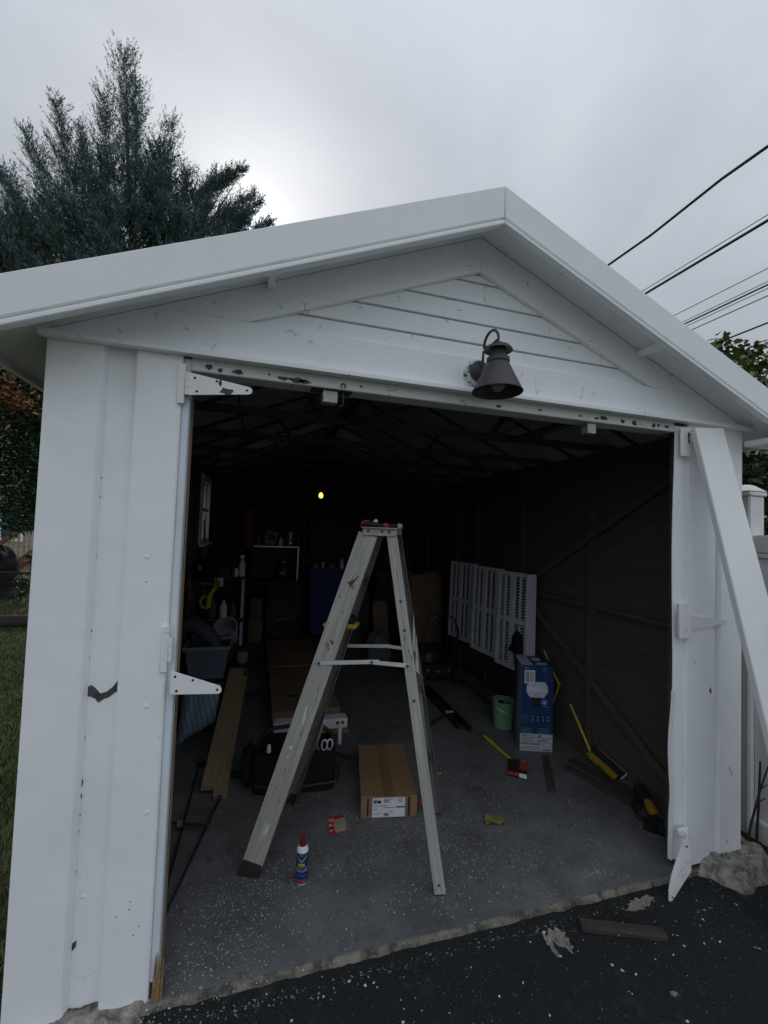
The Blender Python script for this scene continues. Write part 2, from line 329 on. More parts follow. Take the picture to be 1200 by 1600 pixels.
# ================================================================ GROUND
def sheet(name, x0, x1, y0, y1, z, mat, nx=1, ny=1, amp=0.):
    b = MB().grid(lambda u, v: (x0 + (x1 - x0) * u, y0 + (y1 - y0) * v, z + (random.uniform(-amp, amp) if 0 < u < 1 and 0 < v < 1 else 0)), nx, ny)
    b.f = [q for q in b.f]
    return tag(b.build(name, mat), kind='structure')
sheet('lawn', -220, 220, -120, 400, -.075, M_SOIL)
sheet('driveway', -.50, 2.93, -9, .35, -.020, M_ASPH)
sheet('bounce_sidewalk', -60, 60, -10.6, -9.0, -.03, pmat('bounce_concrete', (.42, .41, .38), .9, 0, .15, 2))  # unseen pale strip added behind the camera to bounce light forward
sheet('bounce_street', -60, 60, -20, -10.75, -.06, pmat('bounce_asphalt', (.16, .16, .16), .9, 0, .2, 3))  # unseen grey sheet added further back for more bounce light
# garage floor slab with a crumbling front lip
fl = MB().box(-.40, 2.64, .0, 5.3, -.2, 0).build('garage_floor', M_FLOOR); tag(fl, kind='structure')
from mathutils import noise as mnoise
nlip = 420
prof = []
for i in range(nlip + 1):
    x = -.14 + (2.50 + .14) * i / nlip
    n1 = math.sin(x * 9) * .006 + math.sin(x * 23 + 1) * .004 + random.uniform(-.004, .004)
    n2 = math.sin(x * 6 + 2) * .012 + math.sin(x * 31) * .006 + random.uniform(-.008, .008)
    n1 = .0045 * mnoise.fractal(Vector((x * 9, 1, 0)), .7, 2.1, 6) ; n2 = .010 * mnoise.fractal(Vector((x * 11, 5, 0)), .7, 2.1, 6)
    prof.append([(x, .004 + n1, .0005), (x, -.003 + n1 * .9, -.0008), (x, -.010 + n1 * 1.1, -.006 + random.uniform(-.003, .003)), (x, -.013 + n2 * .6, -.014 + random.uniform(-.004, .004)), (x, -.024 + n2, -.05)])
lip = MB(); lip.grid(lambda u, v: prof[round(u * nlip)][round(v * 4)], nlip, 4)
lp = lip.build('slab_edge', pmat('worn_slab_edge', (.20, .19, .16), .95, 0, .3, 10, bump=1.0, bs=60, col2=(.07, .066, .06), s2=14, lo=.47, hi=.6), fl)

# ================================================================ GARAGE
G = thing('garage', (1.122, 2.6, 0), 'small white gabled garage standing open with dark interior', 'garage')
def panel(name, x0, x1, y, z0, z1, mat=M_WALL, th=.03, bevel=.004):
    return MB().box(x0, x1, y, y + th, z0, z1).build(name, mat, G, bevel, 2)
# left pier: raised corner, recess, raised jamb, metal edge
panel('corner_panel', -.428, -.266, 0, -.05, 2.186); panel('recess_panel', -.2655, -.1655, .030, -.06, 2.186)
MB().add([(-.266, .004, 0), (-.266, .004, 2.186), (-.258, .0295, 2.186), (-.258, .0295, 0)], [(0, 1, 2, 3)]).build('crease', M_WALL, G)
panel('jamb_panel', -.166, -.022, 0, -.05, 2.178)
panel('jamb_edge', -.0215, .003, .014, .05, 2.17, M_GALV, .05, .003)
# right pier
panel('jamb_panel', 2.300, 2.4625, 0, .02, 2.178); panel('recess_panel', 2.463, 2.5185, .020, .04, 2.186); panel('corner_panel', 2.519, 2.672, .0, .035, 2.186)
# crumpled metal strip down the right side of the opening
def strip(u, v):
    z = .05 + 2.11 * v; k = max(0, (.9 - z)) ** 1.5
    w = 2.226 + .005 * math.sin(z * 7 + 1) * k + .007 * k * math.sin(z * 17)
    y = (1 - u) * (.012 * math.sin(z * 11) * k + .01) + .012 * math.sin(z * 5 + u * 3) * .4
    return (w + (2.299 - w) * u, y + .010 + .006 * u, z)
MB().grid(strip, 5, 60).build('jamb_edge', M_WALL, G, solid=-.004)
def torn(u, v):
    z = .06 + .80 * v
    return (2.219 + .003 * math.sin(z * 9) + .008 * u, .02 - .016 * u + .005 * math.sin(z * 13), z)
MB().grid(torn, 2, 30).build('torn_edge_strip', M_TRIM, G, solid=-.002)
# wooden door posts behind the metal
board('door_post', (.0055, .078, 0), (.0055, .078, 2.16), (0, 1, 0), .02, .0045, M_LUMBER, G, .0005); board('door_post', (2.30, .065, 0), (2.30, .065, 2.16), (0, 1, 0), .05, .03, M_STUD, G)
# rotten bit of the left post at the floor
for i in range(7):
    MB().tube([(.0 + .004 * i - .01, .0 + random.uniform(-.006, .006), -.045), (-.004 + .004 * i, .005, random.uniform(.06, .16))], [.006, .0015], 5).build('rotten_splinter', pmat('rotten_wood', (.30, .19, .09), .9, 0, .4, 25, bump=.6), G)
# lintel and the moulding above it
MB().box(.003, 2.226, .012, .10, 2.128, 2.180).build('lintel', M_LINTEL, G, .004)
led = MB(); led.prism([(-.036, 2.172), (-.038, 2.1885), (-.034, 2.1925), (-.002, 2.1968), (-.002, 2.172)], lambda a, b, h: (h, a, b), -.440, 2.705)
led.build('moulding', M_GABLE, G, .001)
MB().box(-.428, 2.672, .0, .04, 2.187, 2.1965).build('header_batten', M_WALL, G)
# gable
S = .425; RX = 1.122
zr = lambda x, a: a - S * abs(x - RX)
APX = 2.862
MB().prism([(-.428, 2.197), (2.672, 2.197), (2.672, zr(2.672, APX)), (RX + (APX - 2.331) / S, 2.331), (RX - (APX - 2.331) / S, 2.331), (-.428, zr(-.428, APX))], XZ, .0, .045).build('gable_header', M_GABLE, G, .0015)
MB().prism([(RX - (APX - 2.3315) / S, 2.3315), (.19, 2.3315), (RX - .0006, 2.7135), (RX - .0006, APX)], XZ, .0, .045).build('gable_frame', M_GABLE, G, .0015)
MB().prism([(RX + (APX - 2.3315) / S, 2.3315), (2.054, 2.3315), (RX + .0006, 2.7135), (RX + .0006, APX)], XZ, .0, .045).build('gable_frame', M_GABLE, G, .0015)
MB().prism([(.15, 2.332), (2.095, 2.332), (RX, 2.735)], XZ, .046, .05).build('gable_backing', M_DARKGAP, G)
zs = [2.3325, 2.403, 2.492, 2.580, 2.672, 2.711]
for k in range(5):
    z0, z1 = zs[k] + (.0028 if k else 0), zs[k + 1] - .0028
    ex = lambda z: (2.7135 - z) / (2.7135 - 2.3315) * .9318 + .012
    a0, a1 = ex(z0), max(ex(z1), .004)
    y0, y1 = .017, .024
    MB().hexa([(RX - a0, y0, z0), (RX + a0, y0, z0), (RX + a0, .045, z0), (RX - a0, .045, z0)], [(RX - a1, y1, z1), (RX + a1, y1, z1), (RX + a1, .045, z1), (RX - a1, .045, z1)]).build('gable_plank', M_GABLE, G, .0012)
# barge boards with a beaded lower edge
for s in (-1, 1):
    xe = RX + s * 1.72
    def bar(a0, a1, y0, y1, name, parent, mat, x0=RX + s * .0006, bev=.003):
        return MB().hexa([(x0, y0, a0), (xe, y0, a0 - S * 1.72), (xe, y1, a0 - S * 1.72), (x0, y1, a0)], [(x0, y0, a1), (xe, y0, a1 - S * 1.72), (xe, y1, a1 - S * 1.72), (x0, y1, a1)]).build(name, mat, parent, bev)
    bb = bar(2.823, 2.950, -.182, -.155, 'barge_board', G, M_BARGE)
    bar(2.812, 2.8225, -.174, -.156, 'groove', bb, M_BARGE, bev=.001)
    bar(2.795, 2.8115, -.186, -.155, 'bead', bb, M_BARGE)
    # overhang soffit, eave soffit, roof slope
    MB().hexa([(RX, -.154, APX), (xe, -.154, APX - S * 1.72), (xe, -.001, APX - S * 1.72), (RX, -.001, APX)], [(RX, -.154, APX + .012), (xe, -.154, APX + .012 - S * 1.72), (xe, -.001, APX + .012 - S * 1.72), (RX, -.001, APX + .012)]).build('soffit', M_GABLE, G)
    xw = RX + s * 1.551
    MB().hexa([(xw, -.0005, zr(xw, APX)), (xe, -.0005, zr(xe, APX)), (xe, 5.4, zr(xe, APX)), (xw, 5.4, zr(xw, APX))], [(xw, -.0005, zr(xw, APX) + .012), (xe, -.0005, zr(xe, APX) + .012), (xe, 5.4, zr(xe, APX) + .012), (xw, 5.4, zr(xw, APX) + .012)]).build('eave_soffit', M_GABLE, G)
    xr = RX + s * 1.735
    rs = MB().hexa([(RX, -.150, 2.938), (xr, -.150, zr(xr, 2.938)), (xr, 5.45, zr(xr, 2.938)), (RX, 5.45, 2.938)], [(RX, -.172, 2.953), (xr, -.172, zr(xr, 2.953)), (xr, 5.45, zr(xr, 2.953)), (RX, 5.45, 2.953)]).build('roof_slope', M_SHINGLE, G, .002)
    MB().box(min(xe, xe + s * .02), max(xe, xe + s * .02), -.18, 5.42, zr(xe, APX) - .03, zr(xe, 2.95)).build('eave_fascia', M_BARGE, G, .002)
    # underside sheets between rafters
    for i in range(9):
        for j in range(3):
            y0, y1 = .045 + i * .584, .045 + (i + 1) * .584 - .012
            d0, d1 = j * .517 + .004, (j + 1) * .517 - .008
            dz = random.uniform(-.006, .004)
            pale = (i, j, s) in ((5, 0, -1), (6, 0, 1), (5, 1, -1))
            q = lambda dd, yy, o: (RX + s * dd, yy, APX - S * dd + dz + o)
            MB().hexa([q(d0, y0, 0), q(d1, y0, 0), q(d1, y1, 0), q(d0, y1, 0)], [q(d0, y0, .01), q(d1, y0, .01), q(d1, y1, .01), q(d0, y1, .01)]).build('roof_panel', M_CEIL2 if pale else M_CEIL, G)
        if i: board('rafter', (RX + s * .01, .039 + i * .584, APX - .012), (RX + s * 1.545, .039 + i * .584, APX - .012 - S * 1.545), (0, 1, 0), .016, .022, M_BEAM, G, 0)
    # lookout under the overhang
    xl = RX + s * .86
    MB().hexa([(xl - .012, -.154, zr(xl, APX) - .052), (xl + .012, -.154, zr(xl, APX) - .052), (xl + .012, -.002, zr(xl, APX) - .030), (xl - .012, -.002, zr(xl, APX) - .030)],
              [(xl - .012, -.154, zr(xl, APX) - .002), (xl + .012, -.154, zr(xl, APX) - .002), (xl + .012, -.002, zr(xl, APX) - .002), (xl - .012, -.002, zr(xl, APX) - .002)]).build('lookout', M_GABLE, G, .002)
    xc = RX + s * 1.64
    if s > 0: MB().box(xc - .085, xc + .075, -.150, -.0025, zr(xc, APX) - .075, zr(xc, APX) - .045).build('eave_return', M_GABLE, G, .002)
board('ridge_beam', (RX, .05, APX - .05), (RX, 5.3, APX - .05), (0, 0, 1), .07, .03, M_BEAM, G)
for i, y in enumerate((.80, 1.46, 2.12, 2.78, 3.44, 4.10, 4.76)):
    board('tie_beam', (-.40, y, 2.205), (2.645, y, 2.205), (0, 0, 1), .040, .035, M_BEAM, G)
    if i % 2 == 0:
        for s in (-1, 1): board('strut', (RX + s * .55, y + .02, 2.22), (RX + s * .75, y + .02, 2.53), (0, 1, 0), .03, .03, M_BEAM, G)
board('strut', (1.80, .10, 2.185), (1.80, .78, 2.19), (1, 0, 0), .05, .03, M_BEAM, G)
board('strut', (1.06, .10, 2.185), (.74, .78, 2.19), (1, 0, 0), .045, .03, M_BEAM, G)
# side walls: rows of planks, studs, ledger and braces
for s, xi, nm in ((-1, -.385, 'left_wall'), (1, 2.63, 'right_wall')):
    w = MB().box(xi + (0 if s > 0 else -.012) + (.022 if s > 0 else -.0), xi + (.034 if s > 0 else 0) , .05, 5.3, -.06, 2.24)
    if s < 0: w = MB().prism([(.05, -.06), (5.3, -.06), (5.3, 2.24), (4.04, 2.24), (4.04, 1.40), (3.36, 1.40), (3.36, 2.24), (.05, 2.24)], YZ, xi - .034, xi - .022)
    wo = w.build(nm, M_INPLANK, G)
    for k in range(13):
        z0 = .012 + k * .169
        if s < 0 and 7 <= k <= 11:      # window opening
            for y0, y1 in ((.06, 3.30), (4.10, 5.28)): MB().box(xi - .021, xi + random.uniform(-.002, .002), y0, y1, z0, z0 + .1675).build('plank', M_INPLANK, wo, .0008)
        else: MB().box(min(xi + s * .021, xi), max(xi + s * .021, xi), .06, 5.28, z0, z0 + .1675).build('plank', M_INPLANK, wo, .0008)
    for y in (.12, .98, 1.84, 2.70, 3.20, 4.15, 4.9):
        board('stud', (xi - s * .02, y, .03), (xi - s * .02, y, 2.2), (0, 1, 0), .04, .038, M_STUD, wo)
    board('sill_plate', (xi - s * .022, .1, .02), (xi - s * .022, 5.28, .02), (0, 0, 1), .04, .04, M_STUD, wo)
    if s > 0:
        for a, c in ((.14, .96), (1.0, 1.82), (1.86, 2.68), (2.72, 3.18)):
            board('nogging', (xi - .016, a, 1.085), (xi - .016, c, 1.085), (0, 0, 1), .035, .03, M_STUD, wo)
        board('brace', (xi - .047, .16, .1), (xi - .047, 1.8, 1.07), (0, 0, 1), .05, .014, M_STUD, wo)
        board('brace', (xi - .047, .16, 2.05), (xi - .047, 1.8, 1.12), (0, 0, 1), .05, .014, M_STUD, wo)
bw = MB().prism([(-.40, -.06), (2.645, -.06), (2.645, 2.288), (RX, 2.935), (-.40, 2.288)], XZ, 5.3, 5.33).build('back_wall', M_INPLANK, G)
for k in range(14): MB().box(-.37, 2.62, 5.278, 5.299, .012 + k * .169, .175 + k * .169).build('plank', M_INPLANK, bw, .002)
# the side window: white frame, meeting rail, two panes
M_GLASS = bpy.data.materials.new('dirty_window_glass'); M_GLASS.use_nodes = True; t_ = M_GLASS.node_tree; t_.nodes.clear()
o_ = N(t_, 'ShaderNodeOutputMaterial'); a_ = N(t_, 'ShaderNodeBsdfTransparent'); b_ = N(t_, 'ShaderNodeBsdfTranslucent'); c_ = N(t_, 'ShaderNodeMixShader'); n_ = N(t_, 'ShaderNodeTexNoise'); n_.inputs['Scale'].default_value = 9
a_.inputs[0].default_value = (.55, .6, .62, 1); b_.inputs[0].default_value = (.5, .52, .52, 1); L(t_, n_.outputs['Fac'], c_.inputs[0]); L(t_, a_.outputs[0], c_.inputs[1]); L(t_, b_.outputs[0], c_.inputs[2]); L(t_, c_.outputs[0], o_.inputs[0])
wf = MB(); x0, x1 = -.372, -.335
wf.box(x0, x1, 3.30, 3.37, 1.36, 2.12); wf.box(x0, x1, 4.03, 4.10, 1.36, 2.12); wf.box(x0, x1, 3.371, 4.029, 2.05, 2.12); wf.box(x0, x1, 3.371, 4.029, 1.36, 1.41)
win = wf.build('window', M_TRIM, G)
MB().box(-.372, -.352, 3.372, 4.028, 1.72, 1.755).build('meeting_rail', M_TRIM, win); MB().box(-.345, -.29, 3.27, 4.13, 1.335, 1.358).build('sill', M_TRIM, win, .003)
for z0, z1 in ((1.412, 1.719), (1.756, 2.049)): MB().box(-.385, -.379, 3.36, 4.04, z0, z1).build('pane', M_GLASS, win)
# footings
from mathutils import noise as mnoise
def mound(name, cx, cy, rx, ry, h, z0, seed=1, flat=.55):
    rnd = random.Random(seed); ph = [rnd.uniform(0, 6.3) for _ in range(6)]
    def fn(u, v):
        a = 2 * math.pi * u; e = 1 + .10 * math.sin(3 * a + ph[0]) + .08 * math.sin(7 * a + ph[1]) + .05 * math.sin(13 * a + ph[2])
        zz = h * min(1, (1 - v ** 2.4) / flat); x, y = cx + rx * v * e * math.cos(a), cy + ry * v * e * math.sin(a)
        q = Vector((x * 14, y * 14, seed)); zz += .011 * mnoise.fractal(q, .9, 2.1, 6) * (1 if v < .97 else 0) + .004 * mnoise.noise(Vector((x * 60, y * 60, seed)))
        return (x + .008 * mnoise.noise(q * 2), y + .008 * mnoise.noise(q * 2 + Vector((9, 9, 9))), z0 + max(-.03, zz))
    b = MB(); nu, nv = 110, 34
    pts = [[fn(i / nu, max(j, .001) / nv) for j in range(nv + 1)] for i in range(nu)]; pts.append(pts[0])
    b.grid(lambda u, v: pts[round(u * nu)][round(v * nv)], nu, nv); b.f = [q[::-1] for q in b.f]
    return b.build(name, M_CONC, G)
mound('footing', 2.60, .02, .25, .18, .105, -.06, seed=3); mound('footing', -.24, .0, .25, .085, .075, -.06, seed=8)

# strap hinges left behind by the doors
M_HINGE = white_paint('white_hinge_paint', (.84, .85, .85), .7, .1, .1)
def strap(x0, z0, l, h0, h1, y, tilt=0.):
    pts = [(0, -h0 / 2), (l - h1 / 2, -h1 / 2)] + [(l - h1 / 2 + math.sin(a) * h1 / 2, -math.cos(a) * h1 / 2) for a in (.5, 1.05, 1.57, 2.1, 2.65)] + [(l - h1 / 2, h1 / 2), (0, h0 / 2)]
    return [(x0 + a, z0 + b + tilt * a) for a, b in pts]
def hinge(x, z, plate_h, l, h0, h1, drop=0., y=-.014, holes=True, chips=()):
    hp = MB().box(x - .034, x - .010, y + .001, -.001, z - plate_h / 2, z + plate_h / 2).build('hinge', M_HINGE, G, .002)
    kn = MB(); 
    for k in range(3): kn.tube([(x - .003, y - .002, z - h0 / 2 + k * h0 / 3 + .001), (x - .003, y - .002, z - h0 / 2 + (k + 1) * h0 / 3 - .001)], .007, 10)
    kn.build('knuckle', M_HINGE, hp)
    st = MB().prism(strap(x + .002, z + drop * .5, l, h0, h1, y, drop), XZ, y - .004, y).build('strap', M_HINGE, hp, .0008)
    if holes:
        hs = MB()
        for a, b in ((.10 * l, .28 * h0), (.14 * l, -.30 * h0), (.44 * l, .02), (.92 * l, 0)):
            hs.lathe([(.0001, 0), (.0042, 0)], (x + a, y - .0046, z + drop * .5 + drop * a + b), 10, (1, 0, 0), (0, 0, 1), (0, -1, 0))
        hs.build('screw_holes', M_DARKGAP, hp)
    for (a, b, ra, rb) in chips:
        MB().prism(jag(x + a, z + b, ra, rb, 12, .3), XZ, y - .0049, y - .0035).build('bare_patch', M_BARE, hp)
    return hp
hinge(.000, 2.072, .14, .212, .080, .028, 0, chips=((.128, -.012, .024, .011), (.104, .016, .005, .011)))
hinge(-.006, 1.160, .155, .165, .080, .030, -.22)
# right middle hinge, folded back over the panel
hp = MB().box(2.232, 2.292, -.016, -.002, 1.115, 1.285).build('hinge', M_HINGE, G, .002)
MB().tube([(2.298, -.014, 1.125), (2.298, -.014, 1.235)], .007, 10).build('knuckle', M_HINGE, hp)
MB().prism([(2.306, 1.148), (2.42, 1.160), (2.555, 1.180), (2.568, 1.190), (2.555, 1.199), (2.42, 1.212), (2.306, 1.228)], XZ, -.006, -.001).build('strap', M_HINGE, hp, .001)
# right top plate, torn
hp = MB().box(2.230, 2.300, -.016, -.010, 2.005, 2.150).build('hinge', M_HINGE, G, .002)
MB().add([(2.285, -.012, 2.14), (2.302, -.045, 2.12), (2.306, -.03, 2.07), (2.284, -.02, 2.085)], [(0, 1, 2, 3)]).build('torn_flap', M_HINGE, hp, solid=.002)
MB().prism([(2.274, 2.128), (2.292, 2.118), (2.288, 2.078), (2.279, 2.068)], XZ, -.0175, -.0155).build('bare_patch', M_BARE, hp)
# right bottom hinge, bent down and out
hp = MB().box(2.226, 2.292, -.030, -.012, .195, .225).build('hinge', M_HINGE, G, .003)
MB().tube([(2.262, -.035, .15), (2.262, -.035, .215)], .008, 8).build('knuckle', M_HINGE, hp)
bl_ = [(2.197, .222), (2.243, .190), (2.250, .120), (2.246, .066), (2.205, .040), (2.165, .014), (2.128, -.012), (2.100, -.026), (2.088, -.014), (2.088, .030), (2.108, .085), (2.140, .138)]
def bcurve(a, b): return -.072 - .020 * ((2.25 - a) / .16) + .03 * (b - .1)
bm_ = MB(); n_ = len(bl_)
bm_.add([(a, bcurve(a, b), b) for a, b in bl_] + [(a + .001, bcurve(a, b) + .004, b) for a, b in bl_] + [(2.165, bcurve(2.165, .08) - .006, .08), (2.166, bcurve(2.165, .08) - .002, .08)],
        [(i, (i + 1) % n_, 2 * n_) for i in range(n_)] + [(n_ + (i + 1) % n_, n_ + i, 2 * n_ + 1) for i in range(n_)] + [(i, n_ + i, n_ + (i + 1) % n_, (i + 1) % n_) for i in range(n_)])
bm_.build('strap', M_HINGE, hp)
hs = MB()
for a, b in ((2.208, .190), (2.105, .0)): hs.lathe([(.0001, 0), (.005, 0)], (a, bcurve(a, b) - .0075, b), 8, (1, 0, 0), (0, 0, 1), (0, -1, 0))
for a, b in ((2.16, .10), (2.15, .085), (2.175, .11), (2.17, .075)): hs.lathe([(.0001, 0), (.0025, 0)], (a, bcurve(a, b) - .009, b), 6, (1, 0, 0), (0, 0, 1), (0, -1, 0))
hs.build('screw_holes', M_DARKGAP, hp)
# bare patches where the paint has come away (thin islands of the metal and wood below)
def bare(poly, y0, y1, mat=M_BARE): MB().prism(poly, XZ, y0, y1).build('bare_patch', mat, G)
bare([(-.262, 1.035), (-.25, 1.042), (-.238, 1.032), (-.222, 1.012), (-.205, 1.016), (-.188, 1.030), (-.172, 1.052), (-.1665, 1.055), (-.1665, 1.018), (-.180, 1.012), (-.196, .998), (-.210, .994), (-.226, .982), (-.236, .996), (-.25, 1.004), (-.262, 1.006)], .0284, .0305)
bare([(-.262, .215), (-.246, .226), (-.248, .205), (-.262, .190)], .0284, .0305)
for x, z, rx, rz in ((.10, 2.142, .010, .008), (.16, 2.144, .018, .011), (.32, 2.143, .022, .007), (.37, 2.142, .03, .010), (.40, 2.139, .022, .008), (.06, 2.150, .012, .010), (.27, 2.15, .004, .004), (1.23, 2.143, .012, .006),
                     (1.66, 2.148, .008, .005), (1.79, 2.151, .026, .009), (1.75, 2.146, .01, .005), (1.90, 2.148, .013, .008), (1.97, 2.146, .015, .010), (2.09, 2.146, .010, .011), (2.12, 2.150, .01, .007), (2.17, 2.150, .018, .006), (.62, 2.150, .006, .004), (1.44, 2.15, .010, .005)):
    bare(jag(x, z, rx, rz, 13, .4), .0105, .0125)
for z, h in ((1.72, .018), (1.66, .012), (1.46, .008), (1.19, .05), (1.12, .02), (.86, .02), (.66, .11), (.60, .04), (.56, .02), (.44, .012)):
    bare([(-.2635, z), (-.2600 + random.uniform(0, .004), z + h * .2), (-.2608, z + h * .4), (-.2575 + random.uniform(0, .003), z + h * .62), (-.2610, z + h * .8), (-.2632, z + h)], .0262, .0302)
for z in (1.55, 1.35, 1.24, .93, .74, .58, .40, .22): bare([(2.464, z), (2.467, z + .02), (2.464, z + random.uniform(.04, .10))], .017, .0205)
bare([(2.448, .85), (2.46, .865), (2.462, .83), (2.452, .838)], -.0012, .001)
for a, b in (((2.585, .46), (2.602, .42)), ((2.57, .105), (2.572, .09)), ((2.34, 1.0), (2.36, .985))): bare([a, (a[0] + .003, a[1]), (b[0] + .003, b[1]), b], -.0012, .001)
# nail heads and bulges under the paint
for x, z in ((-.10, 1.47), (-.235, .36), (-.075, .97), (-.055, .62)):
    MB().lathe([(.010, 0), (.006, .001), (.0035, .002), (.0001, .0024)], (x, -.0002 if x > -.166 else .0298, z), 14, (1, 0, 0), (0, 0, 1), (0, -1, 0)).build('nail_head', M_WALL, G)
for x, z in ((-.098, 1.385), (-.09, .34), (-.092, .315), (-.06, .255), (-.075, .23), (-.13, .30)):
    MB().lathe([(.0022, 0), (.0001, .0004)], (x, -.0004, z), 8, (1, 0, 0), (0, 0, 1), (0, -1, 0)).build('rust_spot', M_BARE, G)
# curls of paint peeling off the gable
for x, y, z, r, a0, a1 in ((.60, -.002, 2.445, .013, .3, 2.4), (1.03, .006, 2.535, .011, 3.6, 6.0), (.83, .006, 2.39, .012, 3.2, 4.6), (.46, .006, 2.352, .013, 1.8, 3.6), (.29, -.002, 2.395, .012, .2, 1.6), (-.10, -.002, 2.30, .016, 2.2, 4.2), (.08, -.002, 2.385, .012, 2.8, 4.4), (-.02, -.002, 2.26, .01, .2, 2.0),
                           (.42, -.002, 2.30, .012, 3.4, 5.2), (1.36, -.002, 2.70, .012, 2, 4.5), (1.72, -.002, 2.245, .009, 1, 3), (.75, -.002, 2.52, .010, .2, 2.2), (1.58, .006, 2.44, .010, .2, 1.9), (-.21, -.002, 2.235, .014, 2.8, 4.6)):
    pts = [(x + math.cos(a) * r, y - .0015 - .004 * math.sin((a - a0) / (a1 - a0) * 3.14), z + math.sin(a) * r) for a in np.linspace(a0, a1, 8)]
    MB().tube(pts, [.0004, .0007, .0009, .0010, .0010, .0009, .0007, .0004], 5).build('paint_curl', M_DARKGAP, G)
# small metal latch boxes hanging under the lintel
for x, w, plate in ((.503, .058, True), (1.741, .050, False)):
    lb = MB().box(x - w / 2, x + w / 2, .03, .075, 2.078, 2.126).build('latch_box', pmat('dull_zinc', (.42, .40, .39), .5, .4, .25, 30, col2=(.15, .10, .08), s2=30, lo=.6, hi=.66), G, .002)
    if plate:
        MB().box(x - .075, x + .085, .018, .085, 2.1265, 2.1278).build('latch_plate', M_BARE, lb)
        MB().tube([(x + .047, .008, 2.137 + .010 * math.sin(a)) if False else (x + .045 + .009 * math.cos(a), .006, 2.142 + .009 * math.sin(a)) for a in np.linspace(-1.2, 4.3, 12)], .0022, 6).build('eye_hook', M_DSTEEL, lb)
        MB().tube([(x + .05, .03, 2.12), (x + .052, .03, 2.085), (x + .046, .03, 2.066), (x + .036, .03, 2.07)], .0025, 6).build('hook', M_DSTEEL, lb)

# ================================================================ driveway debris, footing rubble, scrap
def flakes(name, spots, mat, z, smin, smax, lab, seed, floor_h=.0012, mult=1):
    rg = np.random.default_rng(seed); P = []
    for cx, cy, rx, ry, n in spots:
        n = n * mult
        c = np.stack([cx + rg.normal(size=n) * rx * 1.15, cy + rg.normal(size=n) * ry], 1); P.append(c)
    c = np.concatenate(P); n = len(c); sz = smin + (smax - smin) * rg.random(n) ** 3.5; a = rg.random(n) * 6.28; asp = .4 + .6 * rg.random(n)
    ca, sa = np.cos(a), np.sin(a); out = []
    for k, (px, py) in enumerate(((-1, -.7), (.8, -1), (1, .6), (-.5, 1))):
        jx, jy = px * (.6 + .5 * rg.random(n)) * sz, py * asp * (.6 + .5 * rg.random(n)) * sz
        out.append(np.stack([c[:, 0] + ca * jx - sa * jy, c[:, 1] + sa * jx + ca * jy, z + floor_h + rg.random(n) * sz * .55], 1))
    o = quads_mesh(name, np.stack(out, 1), None, mat); tag(o, lab, 'debris', kind='stuff'); return o
def keep_floor(o): return o
flakes('floor_debris', [(.15, .25, .16, .14, 420), (.33, .42, .12, .12, 260), (.10, .10, .12, .07, 160), (.45, .95, .16, .06, 130), (1.28, .55, .12, .14, 330), (1.35, .30, .16, .10, 240), (1.55, .75, .20, .18, 170), (.75, .35, .3, .2, 220), (1.0, 1.2, .7, .5, 260), (1.9, .45, .22, .25, 200), (1.85, .10, .03, .02, 60), (1.7, .35, .4, .3, 200), (1.1, .15, .3, .06, 120), (.9, .5, .12, .1, 120)],
       M_FLAKE, 0, .0006, .0038, 'white paint chips scattered over the garage floor', 5, mult=4)
flakes('driveway_debris', [(1.3, -.28, .5, .09, 34), (.85, -.18, .25, .05, 30), (2.0, -.25, .35, .12, 40), (1.7, -.45, .5, .15, 22), (2.35, -.28, .2, .1, 26), (.5, -.12, .2, .03, 30), (1.45, -.12, .08, .03, 16), (1.3, -.9, 1.0, .3, 40)],
       M_FLAKE, -.020, .0010, .0095, 'white paint flakes lying on the black driveway', 9)
flakes('driveway_grit', [(.25, -.075, .16, .012, 160), (.9, -.065, .35, .012, 260), (1.8, -.07, .35, .018, 260), (2.4, -.2, .2, .08, 160), (.0, -.06, .08, .02, 80)], M_CONC, -.020, .0012, .0055, 'crumbs of concrete along the slab edge', 13)
flakes('driveway_dust', [(1.3, -.3, .6, .14, 700), (.7, -.2, .35, .06, 300), (2.1, -.3, .35, .14, 500), (1.6, -.6, .7, .2, 400)], pmat('grey_grit', (.16, .155, .145), .9, 0, .2, 20, island=.5), -.020, .0006, .0034, 'fine grey grit strewn over the black driveway', 21)
# smears of dried mortar on the asphalt (flat spills)
for k, (cx, cy, rx, ry) in enumerate(((1.50, -.13, .028, .045), (1.47, -.105, .02, .03), (1.44, -.13, .012, .05), (1.95, -.07, .05, .022), (1.90, -.085, .03, .012), (2.01, -.06, .03, .015), (1.75, -.40, .012, .008))):
    rnd = random.Random(k + 40)
    b = MB().prism(jag(cx, cy, rx, ry, 24, .42, rnd), XY, -.021, -.0185 + .0004 * k).build('mortar_spill', M_CONC)
    tag(b, ['largest pale mortar smear beside the dark wood offcut', 'mortar smear touching the slab edge above the largest smear', 'narrow mortar streak left of the largest smear', 'broad mortar smear at the slab edge near the right footing', 'thin mortar patch left of the broad smear by the footing', 'mortar patch closest to the bent hinge at the slab edge', 'tiny mortar spot below the dark wood offcut'][k], 'spill', 'dried mortar spills on the driveway')
sp = thing('scrap_plank', (1.76, -.165, -.020), 'short dark weathered wood offcut lying flat on the driveway', 'wood')
board('plank', (1.605, -.105, -.007), (1.915, -.225, -.007), (.36, .93, 0), .045, .024, M_OLDWOOD, sp, .003)
for t in (.12, .9): MB().lathe([(.004, 0), (.0001, .001)], (1.605 + .31 * t, -.105 - .12 * t, .0052), 8).build('nail', M_SCREW, sp)

